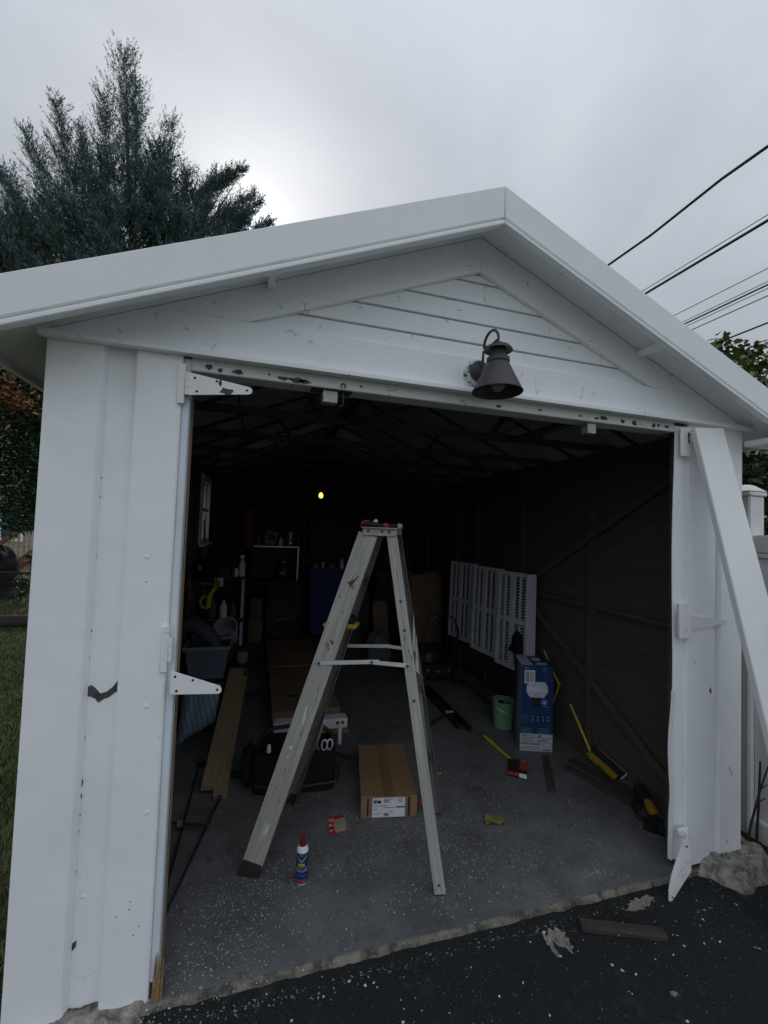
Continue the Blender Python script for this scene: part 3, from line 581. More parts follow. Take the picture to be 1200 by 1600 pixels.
# ================================================================ barn lamp on the gable
LP = thing('wall_lamp', (1.12, -.15, 2.14), 'dark grey gooseneck barn lamp mounted on the white gable', 'lamp')
M_LAMP = pmat('lamp_grey_enamel', (.060, .055, .060), .5, .1, .12, 9, bump=.15, bs=120)
M_LAMPIN = pmat('lamp_inner', (.05, .05, .06), .6)
lx, ly = 1.125, -.155
bk = MB().lathe([(.056, 0), (.058, .008), (.052, .014), (.056, .018), (.054, .028), (.047, .032), (.0001, .032)], (1.11, .0, 2.262), 30, (1, 0, 0), (0, 0, 1), (0, -1, 0)).build('mounting_block', pmat('flaking_block', (.62, .68, .70), .7, 0, .15, 30, bump=.5, col2=(.08, .09, .10), s2=40, lo=.55, hi=.6), LP)
MB().lathe([(.044, 0), (.044, .008), (.036, .014), (.0001, .018)], (1.11, -.0325, 2.262), 28, (1, 0, 0), (0, 0, 1), (0, -1, 0)).build('back_plate', M_LAMP, LP)
arc = [(1.112, -.046, 2.27), (1.112, -.058, 2.30), (1.113, -.060, 2.335)]
for a in np.linspace(math.pi, 0, 13): arc.append((1.1195 + (-.0055) * math.cos(a), -.1075 + .0475 * -math.cos(a) * -1 if False else -.1075 - .0475 * math.cos(math.pi - a), 2.352 + .052 * math.sin(a)))
arc += [(1.125, -.155, 2.335)]
MB().tube(arc, .0056, 10).build('gooseneck_arm', M_LAMP, LP)
MB().lathe([(.010, .195), (.018, .188), (.044, .176), (.054, .164), (.055, .160), (.050, .162), (.030, .168)], (lx, ly, 2.145), 32).build('cap', M_LAMP, LP)
MB().lathe([(.029, .168), (.029, .132), (.044, .130), (.045, .114), (.041, .110)], (lx, ly, 2.145), 32).build('neck', M_LAMP, LP)
sh = MB().lathe([(.041, .112), (.0945, .003), (.098, -.002), (.097, -.004), (.0925, .002), (.040, .108), (.0001, .110)], (lx, ly, 2.145), 48).build('lamp_shade', M_LAMP, LP)
MB().lathe([(.0001, -.012), (.014, -.009), (.026, .002), (.031, .018), (.026, .040), (.016, .062), (.014, .085)], (lx, ly, 2.155), 24).build('bulb', pmat('frosted_bulb', (.30, .31, .33), .35, 0, .02, 3), LP)

# ================================================================ loose trim board leaning at the right
TB = thing('trim_board', (2.45, -.4, 0), 'long white trim board leaning aslant against the right garage corner', 'board')
A1, B1 = Vector((2.262, -.062, 2.139)), Vector((2.449, -.062, 2.156)); dA = Vector((2.347, -.32, .811)) - A1; dB = Vector((2.528, -.207, 1.352)) - B1
tA = (2.139 + .026) / -dA.z; tB = (2.156 + .026) / -dB.z
A2, B2 = A1 + dA * tA, B1 + dB * tB
nrm_ = (B1 - A1).cross(dA).normalized()
if nrm_.y > 0: nrm_ = -nrm_
th_ = nrm_ * -.028
MB().hexa([A1, B1, B2, A2], [A1 + th_, B1 + th_, B2 + th_, A2 + th_]).build('plank', M_TRIM, TB, .003, 2)

# ================================================================ white fence at the right
M_VINYL = white_paint('white_vinyl', (.80, .81, .80), .0, .25, .05)
FN = thing('fence', (2.99, 0, -.07), 'white panel fence running beside the right garage corner', 'fence')
for y in (.148, 2.35):
    po = MB().box(2.95, 3.07, y, y + .12, -.07, 1.86).build('post', M_VINYL, FN, .006, 2)
    MB().box(2.94, 3.08, y - .01, y + .13, 1.861, 1.885).build('post_cap', M_VINYL, po, .005)
    MB().hexa([(2.935, y - .015, 1.886), (3.085, y - .015, 1.886), (3.085, y + .135, 1.886), (2.935, y + .135, 1.886)], [(2.985, y + .035, 1.93), (3.035, y + .035, 1.93), (3.035, y + .085, 1.93), (2.985, y + .085, 1.93)]).build('post_cap', M_VINYL, po, .006, 2)
for y0, y1 in ((-1.3, .1475), (.2685, 2.3495)):
    MB().box(2.972, 3.035, y0, y1, 1.535, 1.635).build('rail', M_VINYL, FN, .006, 2); MB().box(2.972, 3.035, y0, y1, 1.505, 1.534).build('rail', M_VINYL, FN, .004)
    MB().box(2.962, 3.040, y0, y1, -.07, .066).build('rail', M_VINYL, FN, .006, 2)
    n = max(1, round((y1 - y0) / .165)); wd = (y1 - y0) / n
    for k in range(n): MB().box(2.988, 3.018, y0 + k * wd + .002, y0 + (k + 1) * wd - .002, .0665, 1.5045).build('fence_board', M_VINYL, FN, .004)
M_TWIG = pmat('dead_twig', (.05, .038, .03), .9, 0, .3, 30, bump=.5)
for k, (pts, lab) in enumerate((([(2.80, .07, -.06), (2.82, .05, .12), (2.855, .03, .30), (2.885, .0, .47)], 'dark dead stem leaning on the fence base, the longest of three'),
                                ([(2.90, .08, -.06), (2.905, .07, .2), (2.90, .06, .42)], 'dark dead stem standing upright before the white fence'),
                                ([(2.84, -.02, -.06), (2.862, -.03, .08), (2.90, -.05, .26), (2.915, -.06, .34)], 'knotty dead twig leaning low against the white fence'))):
    b = MB(); b.tube(pts, [.007, .006, .005, .003][:len(pts)], 6)
    m = Vector(pts[len(pts) // 2]); b.tube([m, m + Vector((.02, -.02, .03))], [.004, .002], 5)
    tag(b.build('dead_stem', M_TWIG), lab, 'stem', 'dead stems beside the fence')

# ================================================================ overhead wires, running along the plot
M_WIRE = pmat('wire_black', (.02, .022, .028), .6)
def wire(x, z, r, lab, wob=0., sag=.25):
    pts = []
    for i in range(61):
        y = -14 + i * 1.1; t = (y - 18) / 33
        pts.append((x + wob * math.sin(y * 2.3), y, z + sag * (t * t - .2) + wob * math.cos(y * 2.3)))
    b = MB().tube(pts, r, 6); tag(b.build('overhead_wire', M_WIRE), lab, 'wire', 'overhead wires beyond the garage roof')
wire(6.0, 6.42, .021, 'thick twisted black cable, the highest of the overhead wires', .022, .02)
wire(6.03, 5.515, .019, 'thick straight black cable, second from the top of the overhead wires', 0, .0)
wire(6.0, 5.565, .0055, 'hair-thin wire just above the thick straight overhead cable', 0, .0)
wire(7.0, 5.475, .006, 'single thin wire alone in the gap below the thick overhead cable', 0, .0)
wire(7.0, 5.285, .0052, 'thin wire just above the black cable of the close overhead trio', 0, .0)
wire(7.0, 5.238, .0125, 'black cable in the middle of the close overhead trio', 0, .0)
wire(7.0, 5.185, .0055, 'thin wire just below the black cable of the close overhead trio', 0, .0)
wire(7.0, 5.08, .0075, 'thin wire below the close overhead trio, above the leaves', 0, .0)
wire(7.0, 4.69, .0125, 'black cable dipping behind the leaves, lowest overhead wire', 0, .0)

# ================================================================ vegetation
M_JUN = pmat('juniper_scales', (.085, .135, .135), .75, 0, .25, 1.6, col2=(.10, .145, .10), s2=1.2, lo=.5, hi=.65, island=.45, spec=.2)  # bluish, lightened base colour has the lens haze painted in
M_BARK = pmat('bark', (.075, .055, .042), .95, 0, .35, 6, (1, 1, .2), bump=.8, bs=18)
M_DEAD = pmat('dead_foliage', (.22, .09, .035), .85, 0, .3, 3, island=.4)
def plume(B, T, wide, n_tw, rng, P, D, LN, WD, leaf=.11):
    """a feathery leader: twigs leave the axis upwards and outwards, each carrying scale sprays"""
    B, T = np.array(B, float), np.array(T, float); ax = T - B; ln = np.linalg.norm(ax); ax /= ln
    t = rng.random(n_tw) ** .8; base = B + np.outer(t * ln, ax)
    rad = rng.normal(size=(n_tw, 3)); rad -= np.outer(rad @ ax, ax); rad /= np.linalg.norm(rad, axis=1, keepdims=True)
    d = ax * .80 + rad * (.45 + .45 * rng.random((n_tw, 1))); d /= np.linalg.norm(d, axis=1, keepdims=True)
    L_ = wide * (1 - t * .80) * (.18 + 1.25 * rng.random(n_tw) ** 1.6) + .06
    for i in range(n_tw):
        k = max(7, int(L_[i] * 130)); s = rng.random(k) ** .8
        p = base[i] + np.outer(s * L_[i], d[i]) + np.array((0, 0, .30)) * (s ** 2 * L_[i])[:, None] + rng.normal(size=(k, 3)) * (.008 + .030 * (1 - s) * min(1, L_[i] * 2))[:, None]
        q = d[i] + np.array((0, 0, .40)) + rng.normal(size=(k, 3)) * .38
        P.append(p); D.append(q); LN.append(leaf * (.45 + .8 * rng.random(k)) * (1 - .25 * s)); WD.append(leaf * .17 * (.7 + .6 * rng.random(k)))
def juniper():
    rng = np.random.default_rng(3); t = thing('juniper_tree', (-1.9, 7.4, -.07), 'tall feathery juniper rising behind the left roof slope', 'tree')
    P, D, LN, WD = [], [], [], []
    y0 = 7.2
    tips = [(-2.57, 10.35, 0, .75), (-2.95, 9.55, .2, .55), (-2.25, 9.5, -.3, .45), (-3.62, 9.05, .1, .6), (-4.02, 8.35, 0, .45), (-3.35, 9.0, .4, .5), (-1.72, 9.15, -.1, .6), (-1.45, 8.55, .3, .5), (-2.0, 8.8, .5, .5),
            (-4.35, 7.55, 0, .6), (-4.8, 7.3, .5, .6), (-5.2, 6.9, .2, .7), (-1.0, 8.3, .2, .45), (-.62, 8.5, .0, .30), (-.36, 8.62, -.1, .22), (-.15, 8.28, .1, .25), (.0, 8.0, -.1, .25), (.20, 7.80, .1, .25), (-.55, 7.9, .3, .4), (-.95, 7.7, -.2, .45), (-.25, 7.55, -.2, .35), (.1, 7.3, .2, .3)]
    for x, z, dy, w in tips:
        bx = -2.1 + (x + 2.1) * .55; bz = 5.6 + (z - 6.5) * .25
        if x > -.7: bx, bz = x - .75, z - .75
        plume((bx, y0 + dy * .3, bz), (x, y0 + dy, z), w * 1.3, int(190 + 260 * w), rng, P, D, LN, WD, .058)
    # dense body of the crown
    for i in range(760):
        a = rng.random() * 6.283; rr = math.sqrt(rng.random()) * 2.25; zz = 4.0 + rng.random() * 4.6 * (1 - rr / 3.2)
        bx, by = -2.1 + rr * math.cos(a) * 1.15, y0 + .15 + rr * math.sin(a) * .55
        dx = np.array((math.cos(a) * .5 * rr / 2, math.sin(a) * .4, .7)); ln = .5 + .5 * rng.random()
        plume((bx, by, zz), np.array((bx, by, zz)) + dx * ln, .42, 17, rng, P, D, LN, WD, .10)
    p, d, l, w = (np.concatenate(a) for a in (P, D, LN, WD))
    c = quads_mesh('crown', diamonds(p, d, l, w, rng), None, M_JUN, t)
    tk = MB().tube([(-1.9, 7.4, -.1), (-1.95, 7.4, 1.5), (-2.05, 7.35, 3.5), (-2.2, 7.3, 6), (-2.4, 7.2, 8.2), (-2.5, 7.2, 9.3)], [.24, .2, .15, .08, .03, .008], 10)
    tk.build('trunk', M_BARK, t)
    for x, z, dy, w in tips[::1]:
        bx = -2.1 + (x + 2.1) * .4; MB().tube([(-2.1, y0, 4.9 + abs(x + 2.1) * .1), (bx, y0 + dy * .5, 5.6 + (z - 6.5) * .35), (x * .85 + bx * .15, y0 + dy, z - .35)], [.05, .03, .006], 5).build('branch', M_BARK, t)
    q = rng.random((160, 3)); pb = np.array((-2.6, y0 - .75, 5.6)) + (q - .5) * np.array((2.2, .3, .5)); 
    quads_mesh('brown_sprays', diamonds(pb, rng.normal(size=(160, 3)) + np.array((0, 0, .3)), .10 + .06 * rng.random(160), .02 + .01 * rng.random(160), rng), None, M_DEAD, t)
    return t
juniper()
M_CYP = pmat('cypress_scales', (.040, .080, .042), .7, 0, .3, 2.5, col2=(.05, .09, .035), s2=3, lo=.52, hi=.66, island=.5, spec=.25)
def cypress():
    rng = np.random.default_rng(8); t = thing('cypress_tree', (-4.1, 6.2, -.07), 'dark green cypress with rusty brown patches beyond the left pier', 'tree')
    n = 110000; a = rng.random(n) * 6.283; v = rng.random(n)
    zz = 1.35 + 3.9 * v; rad = 1.75 * np.minimum(1, (1 - v) * 1.15 + .25) * (.45 + .55 * np.sqrt(rng.random(n))) * (1 + .12 * np.sin(a * 5 + zz * 4))
    p = np.stack([-4.1 + rad * np.cos(a), 6.2 + rad * np.sin(a) * .9, zz], 1)
    d = np.stack([np.cos(a) * .9, np.sin(a) * .9, -.25 + .5 * rng.random(n)], 1) + rng.normal(size=(n, 3)) * .35
    low = (zz < 1.6) & (rng.random(n) < .4); p, d = p[~low], d[~low]; n = len(p)
    quads_mesh('crown', diamonds(p, d, .06 + .08 * rng.random(n), .016 + .018 * rng.random(n), rng), None, M_CYP, t)
    P = []
    for cx, cy, cz, r in ((-3.10, 4.95, 3.22, .22), (-3.42, 4.85, 2.75, .20), (-2.9, 5.05, 3.1, .14), (-3.5, 4.8, 2.1, .10), (-3.3, 4.9, 3.35, .2)): P.append(np.array((cx, cy, cz)) + rng.normal(size=(230, 3)) * np.array((r, .10, r * .6)))
    pb = np.concatenate(P); k = len(pb)
    quads_mesh('brown_sprays', diamonds(pb, np.array((.1, -.7, -.2)) + rng.normal(size=(k, 3)) * .5, .07 + .05 * rng.random(k), .025 + .012 * rng.random(k), rng), None, M_DEAD, t)
    MB().tube([(-4.1, 6.2, -.1), (-4.1, 6.2, 2), (-4.05, 6.2, 4.9)], [.16, .13, .03], 9).build('trunk', M_BARK, t)
cypress()
M_LEAF = pmat('broad_leaf', (.095, .135, .04), .55, 0, .25, 2, island=.4, spec=.35)
M_IVY = pmat('vine_leaf', (.045, .080, .033), .5, 0, .25, 2, island=.5, spec=.35)
def leafy(name, base, label, cat, clumps, mat, size, seed, stems):
    rng = np.random.default_rng(seed); t = thing(name, base, label, cat); P = []
    for cx, cy, cz, rx, ry, rz, n in clumps:
        q = rng.normal(size=(n, 3)); q /= np.linalg.norm(q, axis=1, keepdims=True); q *= rng.random((n, 1)) ** .45; P.append(np.array((cx, cy, cz)) + q * np.array((rx, ry, rz)))
    p = np.concatenate(P); n = len(p)
    d = rng.normal(size=(n, 3)) * np.array((1, 1, .5)) + np.array((0, 0, -.25)); d /= np.linalg.norm(d, axis=1, keepdims=True)
    s = np.cross(d, rng.normal(size=(n, 3)) * .5 + np.array((0, 0, 1))); s /= np.linalg.norm(s, axis=1, keepdims=True); u = np.cross(s, d)
    l = (size * (.6 + .7 * rng.random(n)))[:, None]; w = l * .27
    o = np.stack([p, p + d * l * .3 + s * w + u * l * .06, p + d * l * .68 + s * w * .7 + u * l * .03, p + d * l - u * l * .10, p + d * l * .68 - s * w * .7 + u * l * .03, p + d * l * .3 - s * w + u * l * .06], 1)
    quads_mesh('crown', o, None, mat, t)
    for pts, r in stems: MB().tube(pts, [r * (1 - .8 * i / (len(pts) - 1)) for i in range(len(pts))], 6).build('branch', M_BARK, t)
leafy('leafy_tree', (6.1, 3.0, -.07), 'broad leaved green tree peeking over the right roof edge', 'tree',
      [(6.1, 2.9, 2.7, 1.15, .9, .85, 2600), (5.35, 2.2, 3.35, .45, .4, .35, 260), (5.05, 2.1, 3.72, .10, .1, .20, 26), (5.75, 2.2, 3.75, .30, .3, .22, 120), (6.25, 2.3, 3.9, .4, .3, .3, 200), (5.5, 2.1, 3.95, .16, .15, .16, 30), (5.15, 2.0, 3.15, .4, .35, .35, 240), (5.9, 2.1, 3.4, .6, .4, .3, 420)], M_LEAF, .125, 4,
      [([(6.1, 3.0, -.1), (6.1, 3.0, 1.4), (6.0, 2.8, 2.5), (5.6, 2.3, 3.5), (5.5, 2.15, 4.0)], .08), ([(6.0, 2.8, 2.3), (5.3, 2.2, 3.2), (5.04, 2.08, 3.88)], .03), ([(6.0, 2.8, 2.3), (6.2, 2.4, 3.4), (6.3, 2.3, 4.05)], .03)])
leafy('climbing_vine', (4.4, 1.3, -.07), 'dark climbing vine massed behind the white fence post', 'vine',
      [(4.45, 1.2, 2.15, .45, .4, .42, 1500), (4.45, 1.3, 1.4, .5, .4, .6, 1300), (4.5, 1.3, .5, .5, .4, .6, 700), (4.0, .95, 2.28, .18, .15, .14, 120), (5.2, 1.4, 1.6, .5, .4, 1.0, 900)], M_IVY, .095, 6,
      [([(4.4, 1.3, -.1), (4.45, 1.25, 1.0), (4.4, 1.2, 2.4)], .025), ([(4.5, 1.3, -.1), (4.7, 1.3, 1.0), (4.6, 1.2, 2.3)], .02)])
# grass beside the garage
def grass():
    rng = np.random.default_rng(2); n = 42000
    x = -.46 - 5.8 * rng.random(n) ** 1.5; y = .1 + (-x) * 1.55 + rng.normal(size=n) * (.5 + .28 * -x)
    k = (y > -.4) & (y < 11) & ((x < -.52) | (y > .05)); x, y = x[k], y[k]; n = len(x)
    p = np.stack([x, y, np.full(n, -.076)], 1); d = np.stack([rng.normal(size=n) * .5, rng.normal(size=n) * .5, np.ones(n)], 1); h = .025 + .045 * rng.random(n)
    o = quads_mesh('grass', diamonds(p, d, h, .004 + .006 * rng.random(n) + .0006 * y, rng), None, M_GRASS); tag(o, 'short green grass of the side lawn', 'grass', kind='stuff')
grass()
lg = thing('landscape_log', (-3.3, 6.0, -.07), 'dark weathered landscape timber lying across the side lawn', 'timber')
MB().tube([(-4.6, 6.25, .02), (-3.6, 6.1, .03), (-2.5, 6.0, .02), (-1.6, 5.95, .02)], [.085, .09, .085, .08], 10).build('timber', M_OLDWOOD, lg)

# ================================================================ neighbour's yard, far left
M_SIDE = pmat('beige_siding', (.48, .42, .33), .8, 0, .08, 4)
NB = thing('neighbour_house', (-7.5, 13, -.07), 'beige sided house far behind the lawn at the left edge', 'house')
for k in range(26): MB().hexa([(-11, 12.985, -.07 + k * .16), (-5.2, 12.985, -.07 + k * .16), (-5.2, 13.2, -.07 + k * .16), (-11, 13.2, -.07 + k * .16)], [(-11, 13.0, .088 + k * .16), (-5.2, 13.0, .088 + k * .16), (-5.2, 13.2, .088 + k * .16), (-11, 13.2, .088 + k * .16)]).build('siding_plank', M_SIDE, NB)
MB().prism([(-11.2, 4.09), (-5.0, 4.09), (-8.1, 6.2)], XZ, 12.8, 19).build('roof', M_SHINGLE, NB)
nw = MB(); nw.box(-6.80, -6.70, 12.94, 12.984, .85, 2.0).box(-6.26, -6.16, 12.94, 12.984, .85, 2.0).box(-6.7, -6.26, 12.94, 12.984, 1.92, 2.0).box(-6.7, -6.26, 12.94, 12.984, .85, .94)
nwo = nw.build('window', M_TRIM, NB); MB().box(-6.7, -6.26, 12.965, 12.975, .94, 1.92).build('pane', pmat('far_glass', (.04, .07, .12), .1, 0, .1, 2), nwo)
M_RAILW = pmat('brown_rail', (.20, .085, .045), .7, 0, .2, 5, (1, 8, 8)); M_BAL = pmat('baluster_tan', (.40, .32, .22), .75)
ST = thing('wooden_stair', (-5.6, 11.6, -.07), 'brown wooden stair railing with tan balusters before the beige house', 'staircase')
board('handrail', (-6.15, 11.5, .75), (-4.9, 11.5, 1.85), (0, 1, 0), .09, .10, M_RAILW, ST); board('stringer', (-6.15, 11.5, -.10), (-4.9, 11.5, .95), (0, 1, 0), .05, .20, M_RAILW, ST)
for k in range(11):
    x = -6.08 + k * .115; z = .75 + (x + 6.15) * .88; MB().box(x - .02, x + .02, 11.48, 11.52, z - .78, z - .05).build('baluster', M_BAL, ST)
for k in range(5): MB().box(-6.1 + k * .25, -5.83 + k * .25, 11.54, 12.6, -.07, .1 + k * .22).build('step', M_BAL, ST)
MB().box(-6.2, -6.1, 11.45, 11.55, -.07, .95).build('newel_post', M_RAILW, ST)
def lump(fn_seed, cx, cy, rx, ry, h, z0, n=20, m=12, k=.12, flat=.3):
    rnd = random.Random(fn_seed); ph = [rnd.uniform(0, 6.3) for _ in range(8)]; b = MB(); pts = []
    for i in range(n):
        col = []
        for j in range(m + 1):
            v = j / m; a = 2 * math.pi * i / n; e = 1 + k * math.sin(3 * a + ph[0] + v * 3) + k * .6 * math.sin(7 * a + ph[1] - v * 5) + rnd.uniform(-k, k) * .35
            r = (1 - v ** 4) ** .5 * (1 - flat * v) if j < m else .001
            col.append((cx + rx * r * e * math.cos(a), cy + ry * r * e * math.sin(a), z0 + h * v * (1 + .05 * math.sin(5 * a + ph[2]))))
        pts.append(col)
    pts.append(pts[0]); b.grid(lambda u, v: pts[round(u * n)][round(v * m)], n, m); return b
tag(lump(4, -4.75, 8.9, .42, .35, 1.02, -.07, 26, 16, .10, .15).build('covered_grill', pmat('black_tarp', (.015, .017, .022), .35, 0, .3, 6, bump=.6, bs=8)), 'tall shape wrapped in black plastic on the far lawn', 'tarp')
CF = thing('chain_link_fence', (-3.8, 7.2, -.07), 'low dark chain link fence crossing the side lawn', 'fence')
MB().tube([(-6.5, 7.35, .60), (-2.2, 7.25, .60)], .018, 8).build('top_rail', M_DSTEEL, CF)
for x in (-6.4, -4.9, -3.36, -2.3): MB().tube([(x, 7.3, -.1), (x, 7.3, .66)], .022, 8).build('post', M_DSTEEL, CF)
cw = MB()
for k in range(70):
    x = -6.4 + k * .06
    for s in (-1, 1):
        xa, xb = (x, x + .6) if s > 0 else (x + .6, x); cw.tube([(xa, 7.33 + .002 * s, .0), (xb, 7.33 + .002 * s, .58)], .0016, 3, False)
tag(cw.build('wire_mesh', M_DSTEEL, CF), kind='stuff')
leafy('garden_plant', (-4.0, 8.2, -.07), 'small leafy garden plant behind the chain link fence', 'plant', [(-4.05, 8.2, .25, .16, .16, .25, 120), (-4.0, 8.6, .75, .15, .15, .2, 60)], M_LEAF, .12, 12, [([(-4.05, 8.2, -.08), (-4.05, 8.2, .4)], .01)])

# ================================================================ STEP LADDER
LD = thing('step_ladder', (.8, .55, 0), 'worn pale aluminium step ladder standing open in the garage doorway', 'ladder')
def lerp(a, b, t): return Vector(a) + (Vector(b) - Vector(a)) * t
nFL, nTL = Vector((.285, .463, .0)), Vector((.772, .415, 1.565)); nFR, nTR = Vector((1.093, .150, 0)), Vector((.880, .372, 1.565))
fFL, fTL = Vector((.495, .945, .0)), Vector((.900, .735, 1.565)); fFR, fTR = Vector((1.300, .650, 0)), Vector((1.010, .690, 1.565))
lr = Vector((.93, -.37, 0)).normalized(); nf = Vector((.40, .915, 0)).normalized()
def rail(A, B, w, parent, inward, depth, mat=None):
    """channel rail: a broad web facing the side and two flanges turned inwards"""
    X = (B - A).normalized()
    wd = (lr - X * lr.dot(X)).normalized(); nn = X.cross(wd).normalized()
    if nn.dot(nf) * inward < 0: nn = -nn
    r_ = board('rail', A + X * .01, B, wd, w, .004, mat or M_ALU, parent, .0012)
    for s in (-1, 1): board('flange', A + X * .012 + wd * (s * (w / 2 - .002)) + nn * (depth / 2 + .002), B + wd * (s * (w / 2 - .002)) + nn * (depth / 2 + .002), nn, depth, .0035, M_ALU_SHADED, r_ if False else parent, .001)
    return r_
rail(nFL, nTL, .096, LD, 1, .036); rail(fFL, fTL, .088, LD, -1, .032, M_ALU_SHADED)  # far web takes the dark copy as painted shade
rail(nFR, nTR, .050, LD, 1, .028); rail(fFR, fTR, .050, LD, -1, .028, M_ALU_SHADED)
# top cap
cN, cF = (nTL + nTR) / 2, (fTL + fTR) / 2; cc_ = (cN + cF) / 2 + Vector((0, 0, .032))
top = MB().obox(cc_, lr, nf, (0, 0, 1), .170, (cF - cN).length + .055, .006).build('top_cap', M_ALU, LD, .002)
for c, s in ((cN, -1), (cF, 1)): MB().obox(c + nf * (s * .010) + Vector((0, 0, .014)), lr, nf, (0, 0, 1), .168, .004, .040).build('cap_skirt', M_ALU, top, .001)
for t in (-.055, .012, .048): MB().lathe([(.0075, 0), (.006, .003), (.0001, .004)], cN - nf * .0125 + lr * t + Vector((0, 0, .016)), 12, lr, (0, 0, 1), -nf).build('rivet', M_SCREW, top)
# steps between the left rails, bars between the right rails
for t in (.17, .34, .51, .68, .85):
    a, b = lerp(nFL, nTL, t), lerp(fFL, fTL, t); board('step', a + nf * .004, b - nf * .004, lr, .080, .005, M_ALU_SHADED, LD, .001)
    board('step_lip', a + nf * .004 - lr * .040 - Vector((0, 0, .012)), b - nf * .004 - lr * .040 - Vector((0, 0, .012)), (0, 0, 1), .024, .004, M_ALU_SHADED, LD, .001)
for t in (.20, .45, .70): board('back_bar', lerp(nFR, nTR, t) + nf * .004, lerp(fFR, fTR, t) - nf * .004, (0, 0, 1), .028, .006, M_ALU_SHADED, LD, .001)
# gusset plates at the back bars
for t in (.60, .66):
    a = lerp(nFR, nTR, t) + nf * .006 + lr * .024
    MB().prism([(0, .17), (.0, .0), (.045, -.035), (.02, -.015)], lambda p, q, h: a + lr * p + Vector((0, 0, q)) + nf * h, 0, .003).build('gusset', M_ALU, LD)
board('diagonal_brace', lerp(nFR, nTR, .18) + nf * .006, lerp(fFR, fTR, .44), lr, .022, .004, M_ALU_SHADED, LD, .001)
board('diagonal_brace', lerp(fFR, fTR, .20), lerp(nFR, nTR, .42) + nf * .006, lr, .022, .004, M_ALU_SHADED, LD, .001)
# spreaders, each two hinged flat bars
M_SPREAD = pmat('spreader_white', (.62, .62, .60), .5, .2, .12, 12, col2=(.12, .11, .10), s2=20, lo=.66, hi=.7)
for A, B, s in ((lerp(nFL, nTL, .605), lerp(nFR, nTR, .615), -1), (lerp(fFL, fTL, .585), lerp(fFR, fTR, .585), 1)):
    A = A + nf * (s * .007) - lr * (.028 if s < 0 else 0); B = B + nf * (s * .007); mid = A + (B - A) * .60 + Vector((0, 0, .012))
    sa = board('spreader', A, mid + (mid - A).normalized() * .035, (0, 0, 1), .019, .004, M_SPREAD, LD, .001)
    board('spreader', mid + nf * (s * .0045), B + nf * (s * .0045), (0, 0, 1), .019, .004, M_SPREAD, LD, .001)
    for p in (A + (mid - A).normalized() * .012, mid, B - (B - mid).normalized() * .008): MB().lathe([(.007, 0), (.006, .004), (.0001, .005)], p + nf * (s * .0067), 12, lr, (0, 0, 1), nf * s).build('rivet', M_SCREW, LD)
for t in (.80, .715, .515): MB().lathe([(.007, 0), (.006, .003), (.0001, .004)], lerp(nFR, nTR, t) - nf * .0025, 12, lr, (0, 0, 1), -nf).build('rivet', M_SCREW, LD)
for t in (.03,): MB().lathe([(.006, 0), (.005, .003), (.0001, .004)], lerp(nFR, nTR, t) - nf * .0025, 12, lr, (0, 0, 1), -nf).build('rivet', M_SCREW, LD)
# rubber shoes
for p, q in ((nFL, nTL), (fFL, fTL)):
    d = (q - p).normalized(); MB().hexa([p + lr * -.05 + nf * -.012 + Vector((0, 0, .001)), p + lr * .052 + nf * -.012 + Vector((0, 0, .001)), p + lr * .052 + nf * .04 + Vector((0, 0, .001)), p + lr * -.05 + nf * .04 + Vector((0, 0, .001))],
        [p + d * .07 + lr * -.047 + nf * -.009, p + d * .05 + lr * .048 + nf * -.009, p + d * .05 + lr * .048 + nf * .036, p + d * .07 + lr * -.047 + nf * .036]).build('rubber_shoe', M_RUBBER, LD, .003)
# paint drips and scars on the near rails (thin islands of paint)
M_RUST = pmat('brown_paint_drip', (.14, .065, .04), .7, 0, .3, 40); M_WDRIP = pmat('white_paint_drip', (.66, .66, .63), .6)
def drip(A, B, t, off, pts, mat, w):
    X = (B - A).normalized(); wd = (lr - X * lr.dot(X)).normalized(); nn = X.cross(wd).normalized()
    if nn.dot(nf) > 0: nn = -nn
    c = A + (B - A) * t + wd * off
    MB().prism(pts, lambda a, b, h: c + wd * a + X * b + nn * h, .0022, .0030).build('paint_drip', mat, LD)
rnd = random.Random(77)
drip(nFL, nTL, .845, .010, [(-.026, .004), (-.014, .014), (-.004, .022), (.006, .034), (.012, .050), (.016, .048), (.012, .030), (.004, .012), (.0, -.012), (-.006, -.022), (-.012, -.010), (-.02, -.006)], M_RUST, 0)
drip(nFL, nTL, .838, .018, jag(0, 0, .004, .008, 8, .4, rnd), M_RUST, 0)
for t, o, a, b in ((.655, -.004, .004, .012), (.648, .004, .006, .003), (.668, .012, .005, .010), (.672, .002, .008, .003), (.66, -.014, .003, .012)): drip(nFL, nTL, t, o, jag(0, 0, a, b, 8, .4, rnd), M_RUST, 0)
for t, o, a, b in ((.69, -.004, .003, .014), (.655, .008, .002, .014), (.635, .014, .002, .012), (.60, .006, .002, .006), (.67, -.012, .002, .005)): drip(nFR, nTR, t, o, jag(0, 0, a, b, 8, .4, rnd), M_RUST, 0)
drip(nFL, nTL, .445, .004, [(-.012, .05), (-.006, .052), (.003, .0), (.006, -.03), (.002, -.034), (-.004, -.004)], M_WDRIP, 0)
drip(nFL, nTL, .355, -.012, jag(0, 0, .008, .012, 10, .4, rnd), M_WDRIP, 0); drip(nFL, nTL, .33, -.010, jag(0, 0, .004, .005, 8, .4, rnd), M_WDRIP, 0); drip(nFL, nTL, .13, .012, jag(0, 0, .004, .03, 9, .3, rnd), M_WDRIP, 0); drip(nFL, nTL, .12, .0, jag(0, 0, .006, .05, 9, .3, rnd), pmat('grey_scuff', (.52, .51, .48), .6), 0)
for t, o in ((.40, .016), (.29, .0), (.24, -.01), (.21, .02), (.53, .02), (.76, .012), (.80, -.03)): drip(nFL, nTL, t, o, jag(0, 0, .0015, .010 + .008 * rnd.random(), 7, .3, rnd), M_SCREW, 0)

